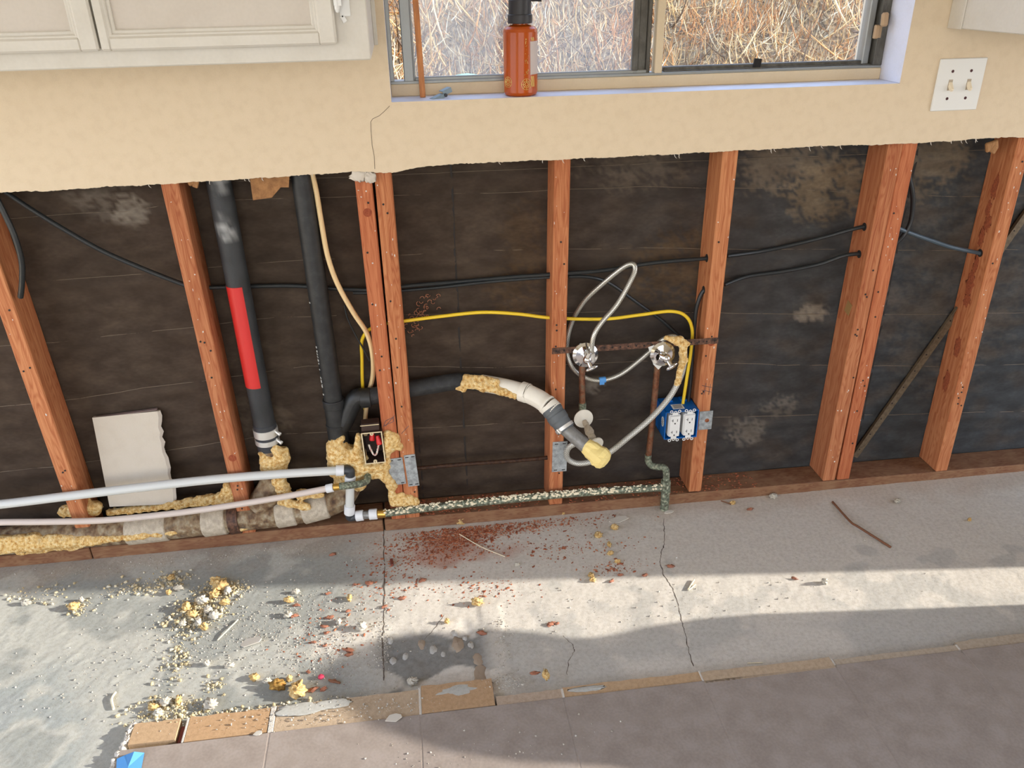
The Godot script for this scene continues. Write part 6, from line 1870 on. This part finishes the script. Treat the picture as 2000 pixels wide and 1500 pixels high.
func debris() -> void:
	var nub := MB.new()
	nub.lump(Vector3.ZERO, Vector3(1.0, 0.8, 0.85), noise, 1.3, 2.1, 2.0, 5, 7)
	var nm := nub.mesh()
	var vcm := mat(Color.WHITE, 0.9, 0, {vc = true, spec = 0.3})
	var cream := [lin(206, 192, 160), lin(200, 182, 144), lin(206, 198, 176), lin(190, 172, 134)]
	var gray := [lin(190, 183, 171), lin(180, 172, 160), lin(198, 192, 181), lin(170, 161, 148)]
	var red := [lin(156, 88, 60), lin(170, 102, 72), lin(136, 74, 52), lin(184, 122, 90)]
	scatter("foam_crumbs", "pale yellow foam crumbs in drifts on the sunlit concrete", "crumbs", nm, vcm, 2600, 1, [
		[Vector3(-0.5415, 0, 0.1627), 0.05, 0.025, 2.4], [Vector3(-0.5717, 0, 0.2331), 0.06, 0.04, 2.4], [Vector3(-0.5953, 0, 0.2653), 0.06, 0.05, 1.6], [Vector3(-0.6014, 0, 0.3967), 0.03, 0.07, 0.9], [Vector3(-0.5854, 0, 0.537), 0.07, 0.03, 2.2], [Vector3(-0.685, 0, 0.1112), 0.05, 0.03, 1.0], [Vector3(-0.8772, 0, 0.1774), 0.03, 0.03, 0.4], [Vector3(-0.769, 0, 0.1278), 0.07, 0.03, 0.7], [Vector3(-0.997, 0, 0.1122), 0.08, 0.04, 0.4], [Vector3(-0.5, 0, 0.4868), 0.02, 0.02, 0.3], [Vector3(-0.423, 0, 0.5611), 0.15, 0.006, 0.6]], Vector2(0.001, 0.0052), cream, 0.35)
	scatter("mortar_grit", "grey mortar grit scattered over the concrete", "grit", nm, vcm, 4600, 2, [
		[Vector3(-0.4141, 0, 0.3102), 0.25, 0.14, 4.0], [Vector3(-0.261, 0, 0.4322), 0.12, 0.1, 2.0], [Vector3(-0.2917, 0, 0.6007), 0.22, 0.03, 0.5], [Vector3(-0.1852, 0, 0.6165), 0.14, 0.02, 0.3], [Vector3(0.0193, 0, 0.7467), 0.3, 0.04, 0.25], [Vector3(0.1274, 0, 0.5733), 0.04, 0.03, 0.6], [Vector3(0.1413, 0, 0.461), 0.02, 0.1, 0.5], [Vector3(-0.1339, 0, 0.4032), 0.015, 0.09, 0.6], [Vector3(0.5473, 0, 0.3857), 0.5, 0.1, 0.7], [Vector3(-0.7655, 0, 0.3875), 0.2, 0.12, 0.6], [Vector3(-0.623, 0, -0.0272), 0.4, 0.03, 1.2]], Vector2(0.0006, 0.0026), gray, 0.25)
	scatter("sawdust", "reddish sawdust and shavings in front of the paired studs", "sawdust", nm, vcm, 6000, 3, [
		[Vector3(0.0441, 0, 0.0474), 0.12, 0.045, 5.0], [Vector3(0.1161, 0, 0.031), 0.14, 0.03, 2.0], [Vector3(0.2172, 0, 0.0233), 0.22, 0.03, 2.0], [Vector3(-0.001, 0, 0.1134), 0.14, 0.03, 1.2], [Vector3(-0.1226, 0, 0.1878), 0.1, 0.08, 0.8], [Vector3(0.3413, 0, 0.134), 0.16, 0.05, 0.9], [Vector3(0.1076, 0, 0.2623), 0.1, 0.05, 0.5], [Vector3(0.4565, 0, 0.2367), 0.07, 0.02, 0.4], [Vector3(-0.2655, 0, 0.3667), 0.1, 0.1, 0.4]], Vector2(0.001, 0.005), red, 0.12)
	# sawdust lying on the long plate
	rng.seed = 9
	var sd := MB.new()
	for k in 700:
		var x := -0.05 + 1.0 * pow(rng.randf(), 1.4)
		var z := rng.randf_range(-0.095, -0.016)
		var top := 0.039 + (x + 0.133) * (0.017 - 0.039) / 3.033
		var r := rng.randf_range(0.0008, 0.003)
		sd.lump(Vector3(x, top + r * 0.2, z), Vector3(r * 1.4, r * 0.5, r), noise, 0.6, 2.0, k * 1.1, 3, 5)
	solo("sawdust", sd, M.sawdust, "reddish sawdust lying on the long bottom plate", "sawdust", Vector3(0.3, 0.037, -0.05), "", "stuff")
	# single foam chunks: [spot, size, shade]
	var F := [[Vector3(-0.3162, 0, 0.5342), 0.0175, 0], [Vector3(-0.3622, 0, 0.5117), 0.013, 1], [Vector3(-0.5577, 0, 0.3039), 0.013, 0], [Vector3(-0.3679, 0, 0.2386), 0.011, 0], [Vector3(-0.3648, 0, 0.2897), 0.009, 2], [Vector3(-0.2196, 0, 0.2519), 0.009, 0], [Vector3(-0.1872, 0, 0.3584), 0.012, 2], [Vector3(-0.4783, 0, 0.4352), 0.009, 2], [Vector3(-0.529, 0, 0.4214), 0.009, 2], [Vector3(-0.4979, 0, 0.5432), 0.013, 2], [Vector3(-0.4172, 0, 0.4773), 0.008, 0], [Vector3(-0.339, 0, 0.4934), 0.009, 0], [Vector3(-0.3875, 0, 0.4934), 0.009, 2], [Vector3(-0.355, 0, 0.2067), 0.008, 2], [Vector3(-0.2414, 0, 0.3313), 0.009, 2], [Vector3(0.076, 0, -0.0203), 0.0125, 0], [Vector3(0.0934, 0, 0.3164), 0.012, 0], [Vector3(0.0149, 0, 0.3685), 0.009, 0], [Vector3(0.4969, 0, 0.0743), 0.011, 0], [Vector3(0.4458, 0, 0.101), 0.009, 0], [Vector3(0.4654, 0, 0.1445), 0.008, 0], [Vector3(0.4594, 0, 0.1806), 0.008, 0], [Vector3(0.4699, 0, 0.2161), 0.007, 0], [Vector3(0.3698, 0, -0.0157), 0.007, 0], [Vector3(0.3894, 0, 0.2587), 0.007, 0], [Vector3(0.3895, 0, 0.2765), 0.007, 0], [Vector3(0.961, 0, 0.3741), 0.011, 2], [Vector3(0.8613, 0, 0.014), 0.008, 0], [Vector3(0.9893, 0, 0.0007), 0.009, 2], [Vector3(0.2175, 0, 0.5824), 0.011, 0], [Vector3(-0.0706, 0, 0.5408), 0.011, 2], [Vector3(0.2089, 0, 0.1882), 0.006, 2], [Vector3(1.4766, 0, 0.1901), 0.007, 0], [Vector3(1.329, 0, 0.0778), 0.008, 2], [Vector3(-0.5441, 0, 0.1623), 0.015, 0], [Vector3(-0.6156, 0, 0.2264), 0.014, 0], [Vector3(-0.5248, 0, 0.222), 0.011, 0], [Vector3(-0.5582, 0, 0.1406), 0.014, 0], [Vector3(-0.5249, 0, 0.1788), 0.012, 2], [Vector3(-0.5554, 0, 0.1893), 0.012, 0], [Vector3(-0.5825, 0, 0.2095), 0.013, 2], [Vector3(-0.5595, 0, 0.2458), 0.014, 2], [Vector3(-0.5939, 0, 0.2549), 0.012, 0], [Vector3(-0.5414, 0, 0.2646), 0.011, 2], [Vector3(-0.5763, 0, 0.2821), 0.011, 2], [Vector3(-0.6116, 0, 0.2837), 0.009, 2], [Vector3(-0.651, 0, 0.1498), 0.01, 2], [Vector3(-0.6732, 0, 0.1618), 0.009, 0], [Vector3(-0.6808, 0, 0.1019), 0.008, 0], [Vector3(-0.8944, 0, 0.1803), 0.011, 0], [Vector3(-0.8841, 0, 0.1559), 0.009, 2], [Vector3(-0.618, 0, 0.5322), 0.01, 0], [Vector3(-0.5942, 0, 0.522), 0.011, 2], [Vector3(-0.5679, 0, 0.5218), 0.01, 0], [Vector3(-0.6037, 0, 0.5478), 0.009, 2], [Vector3(-1.0184, 0, 0.1466), 0.01, 2], [Vector3(-0.7904, 0, -0.1589), 0.007, 2]]
	var shade := [M.foam_chunk, mat(srgb(176, 158, 108), 0.85, 0, {tex = T.foam, tri = Vector3(9, 9, 9)}), mat(srgb(188, 180, 164), 0.9, 0, {bump = T.pebble, depth = 0.05, tri = Vector3(12, 12, 12)})]
	var lab := ["yellow foam chunk lying on the concrete", "olive-tinged foam chunk beside the biggest yellow chunk", "whitish crumb of foam or plaster lying on the concrete"]
	for k in F.size():
		var b := MB.new()
		var r: float = F[k][1]
		b.lump(Vector3(0, r * 0.62, 0), Vector3(r * (0.9 + 0.3 * sin(k * 2.1)), r * 0.78, r * (0.8 + 0.25 * cos(k * 1.3))), noise, 0.95, 1.9, k * 4.7, 12, 18)
		var mi := MeshInstance3D.new()
		mi.name = numbered("foam_chunk")
		mi.mesh = b.mesh()
		mi.material_override = shade[F[k][2]]
		add_child(mi)
		mi.position = on_floor(F[k][0])
		var t: String = lab[F[k][2]]
		if k == 0: t = "biggest yellow foam chunk, standing beside the cut tile row"
		if k == 15: t = "yellow foam chunk against the bottom plate above the sawdust"
		tag(mi, t, "foam chunk", ["yellow foam chunks on the floor", "olive foam chunk", "whitish crumbs on the floor"][F[k][2]] if not (k in [0, 15]) else "")
	# wood chips: [spot, length, turn]
	var C := [Vector3(-0.2724, 0, 0.0692), Vector3(-0.2091, 0, 0.2002), Vector3(-0.2741, 0, 0.2229), Vector3(-0.0909, 0, 0.2698), Vector3(-0.1336, 0, 0.2927), Vector3(-0.3476, 0, 0.2545), Vector3(-0.3499, 0, 0.292), Vector3(-0.2683, 0, 0.3613), Vector3(-0.2968, 0, 0.3884), Vector3(-0.2141, 0, 0.425), Vector3(-0.2123, 0, 0.4396), Vector3(-0.2993, 0, 0.4786), Vector3(-0.2848, 0, 0.5318), Vector3(-0.2628, 0, 0.5336), Vector3(-0.2423, 0, 0.5122), Vector3(-0.0383, 0, 0.2107), Vector3(0.2735, 0, 0.4129), Vector3(0.2576, 0, 0.4122), Vector3(0.0949, 0, 0.4163), Vector3(0.1956, 0, 0.5704), Vector3(0.4364, 0, 0.2857), Vector3(0.4652, 0, 0.2664), Vector3(0.8999, 0, 0.048), Vector3(0.6005, 0, 0.2528), Vector3(0.8956, 0, 0.3465), Vector3(-0.2213, 0, 0.2956), Vector3(-0.2758, 0, 0.3398), Vector3(-0.2656, 0, 0.3119), Vector3(-0.2689, 0, 0.4024), Vector3(-0.1717, 0, 0.2), Vector3(0.0229, 0, 0.1697), Vector3(0.5266, 0, 0.2778)]
	rng.seed = 55
	for k in C.size():
		var b := MB.new()
		var L := rng.randf_range(0.005, 0.011)
		b.lump(Vector3(0, 0.0025, 0), Vector3(L, 0.003, L * 0.5), noise, 1.3, 2.4, k * 3.3, 7, 11)
		var mi := MeshInstance3D.new()
		mi.name = numbered("wood_chip")
		mi.mesh = b.mesh()
		mi.material_override = M.chip
		add_child(mi)
		mi.position = on_floor(C[k])
		mi.rotation.y = rng.randf_range(-0.6, 0.6)
		tag(mi, "reddish-brown wood chip lying on the concrete", "wood chip", "reddish wood chips on the floor")
	var pk := MB.new()
	pk.lump(Vector3(-0.2705, 0.004, 0.4986), Vector3(0.007, 0.005, 0.006), noise, 0.5, 2.0, 1.0, 7, 10)
	solo("plastic_bit", pk, mat(srgb(206, 62, 92), 0.5), "small pink plastic bit among the chips on the concrete", "plastic bit", Vector3(-0.2712, 0, 0.4947))
	var dk := MB.new()
	dk.box(Transform3D(Basis(Vector3.UP, 0.1), Vector3(-0.1157, 0.004, 0.1283)), Vector3(0.008, 0.006, 0.028), 0.002)
	solo("wood_plug", dk, mat(srgb(112, 54, 40), 0.7), "dark red wooden plug beside the slab joint", "wood plug", Vector3(-0.1161, 0, 0.1233))
	# splinters and sticks
	for k in [[[Vector3(1.1463, 0.003, 0.0506), Vector3(1.1461, 0.007, 0.1501), Vector3(1.1553, 0.009, 0.1825), Vector3(1.1988, 0.003, 0.2691)], 0.0032, "long bent brown splinter on the bare concrete"], [[Vector3(0.0692, 0.002, 0.0333), Vector3(0.1236, 0.004, 0.1008), Vector3(0.1815, 0.002, 0.1485)], 0.0013, "thin pale twig beside the sawdust"], [[Vector3(-0.5195, 0.003, 0.348), Vector3(-0.5005, 0.006, 0.3206), Vector3(-0.4831, 0.003, 0.2856)], 0.0016, "pale straw-like splinter on the crumb drift"], [[Vector3(-0.2532, 0.003, 0.509), Vector3(-0.2281, 0.003, 0.5215)], 0.0028, "short dark peg near the pink plastic bit"], [[Vector3(0.8331, 0.002, -0.0056), Vector3(0.8551, 0.003, 0.0173)], 0.0016, "small dark twig by the bottom plate"], [[Vector3(0.6403, 0.003, 0.3322), Vector3(0.6166, 0.003, 0.3477), Vector3(0.6436, 0.004, 0.3145)], 0.002, "curled pale shaving in the sunlit strip"], [[Vector3(0.6697, 0.002, 0.5973), Vector3(0.7034, 0.003, 0.6018)], 0.0012, "tiny pale nail beside the cut tiles"], [[Vector3(-0.7013, 0.003, 0.5225), Vector3(-0.7135, 0.004, 0.4941), Vector3(-0.7107, 0.003, 0.4753)], 0.0026, "curved pale mortar sliver on the left slab"]]:
		var b := MB.new()
		b.tube(smooth(k[0], 5), k[1], 6)
		var col: Material = M.stick if "brown" in k[2] or "dark" in k[2] else M.crumb
		solo("splinter", b, col, k[2], "splinter", k[0][0])
	# flat flakes of mortar
	for k in [[Vector3(0.5138, 0.0015, 0.036), 0.034, "thin grey mortar flake near the copper pipe foot"], [Vector3(0.6678, 0.0015, 0.0234), 0.018, "pale plaster flake at the foot of the copper pipe"], [Vector3(-0.441, 0.004, 0.3658), 0.03, "tilted grey mortar flake in the crumb drift"], [Vector3(-0.1096, 0.017, 0.6464), 0.022, "small mortar flake on the cut tile row"], [Vector3(-0.3823, 0.017, 0.643), 0.012, "tiny mortar flake beside the white grout joint"]]:
		var b := MB.new()
		var ring := []
		var low := []
		for q in 9:
			var a := TAU * q / 9.0
			var r: float = k[1] * (0.6 + 0.3 * fine.get_noise_1d(q * 5.0 + k[1] * 900.0))
			var p: Vector3 = k[0] + Vector3(cos(a) * r * 1.3, 0.0015 + (0.006 * cos(a) if "tilted" in k[2] else 0.001 * cos(a)), sin(a) * r * 0.7)
			ring.append(p)
			low.append(p - Vector3(0, 0.002, 0))
		b.face(ring, Vector3.UP)
		b.face(low, Vector3.DOWN)
		for q in 9: b.face([ring[q], ring[(q + 1) % 9], low[(q + 1) % 9], low[q]], ring[q] - k[0])
		solo("mortar_flake", b, M.mortar, k[2], "mortar flake", k[0])
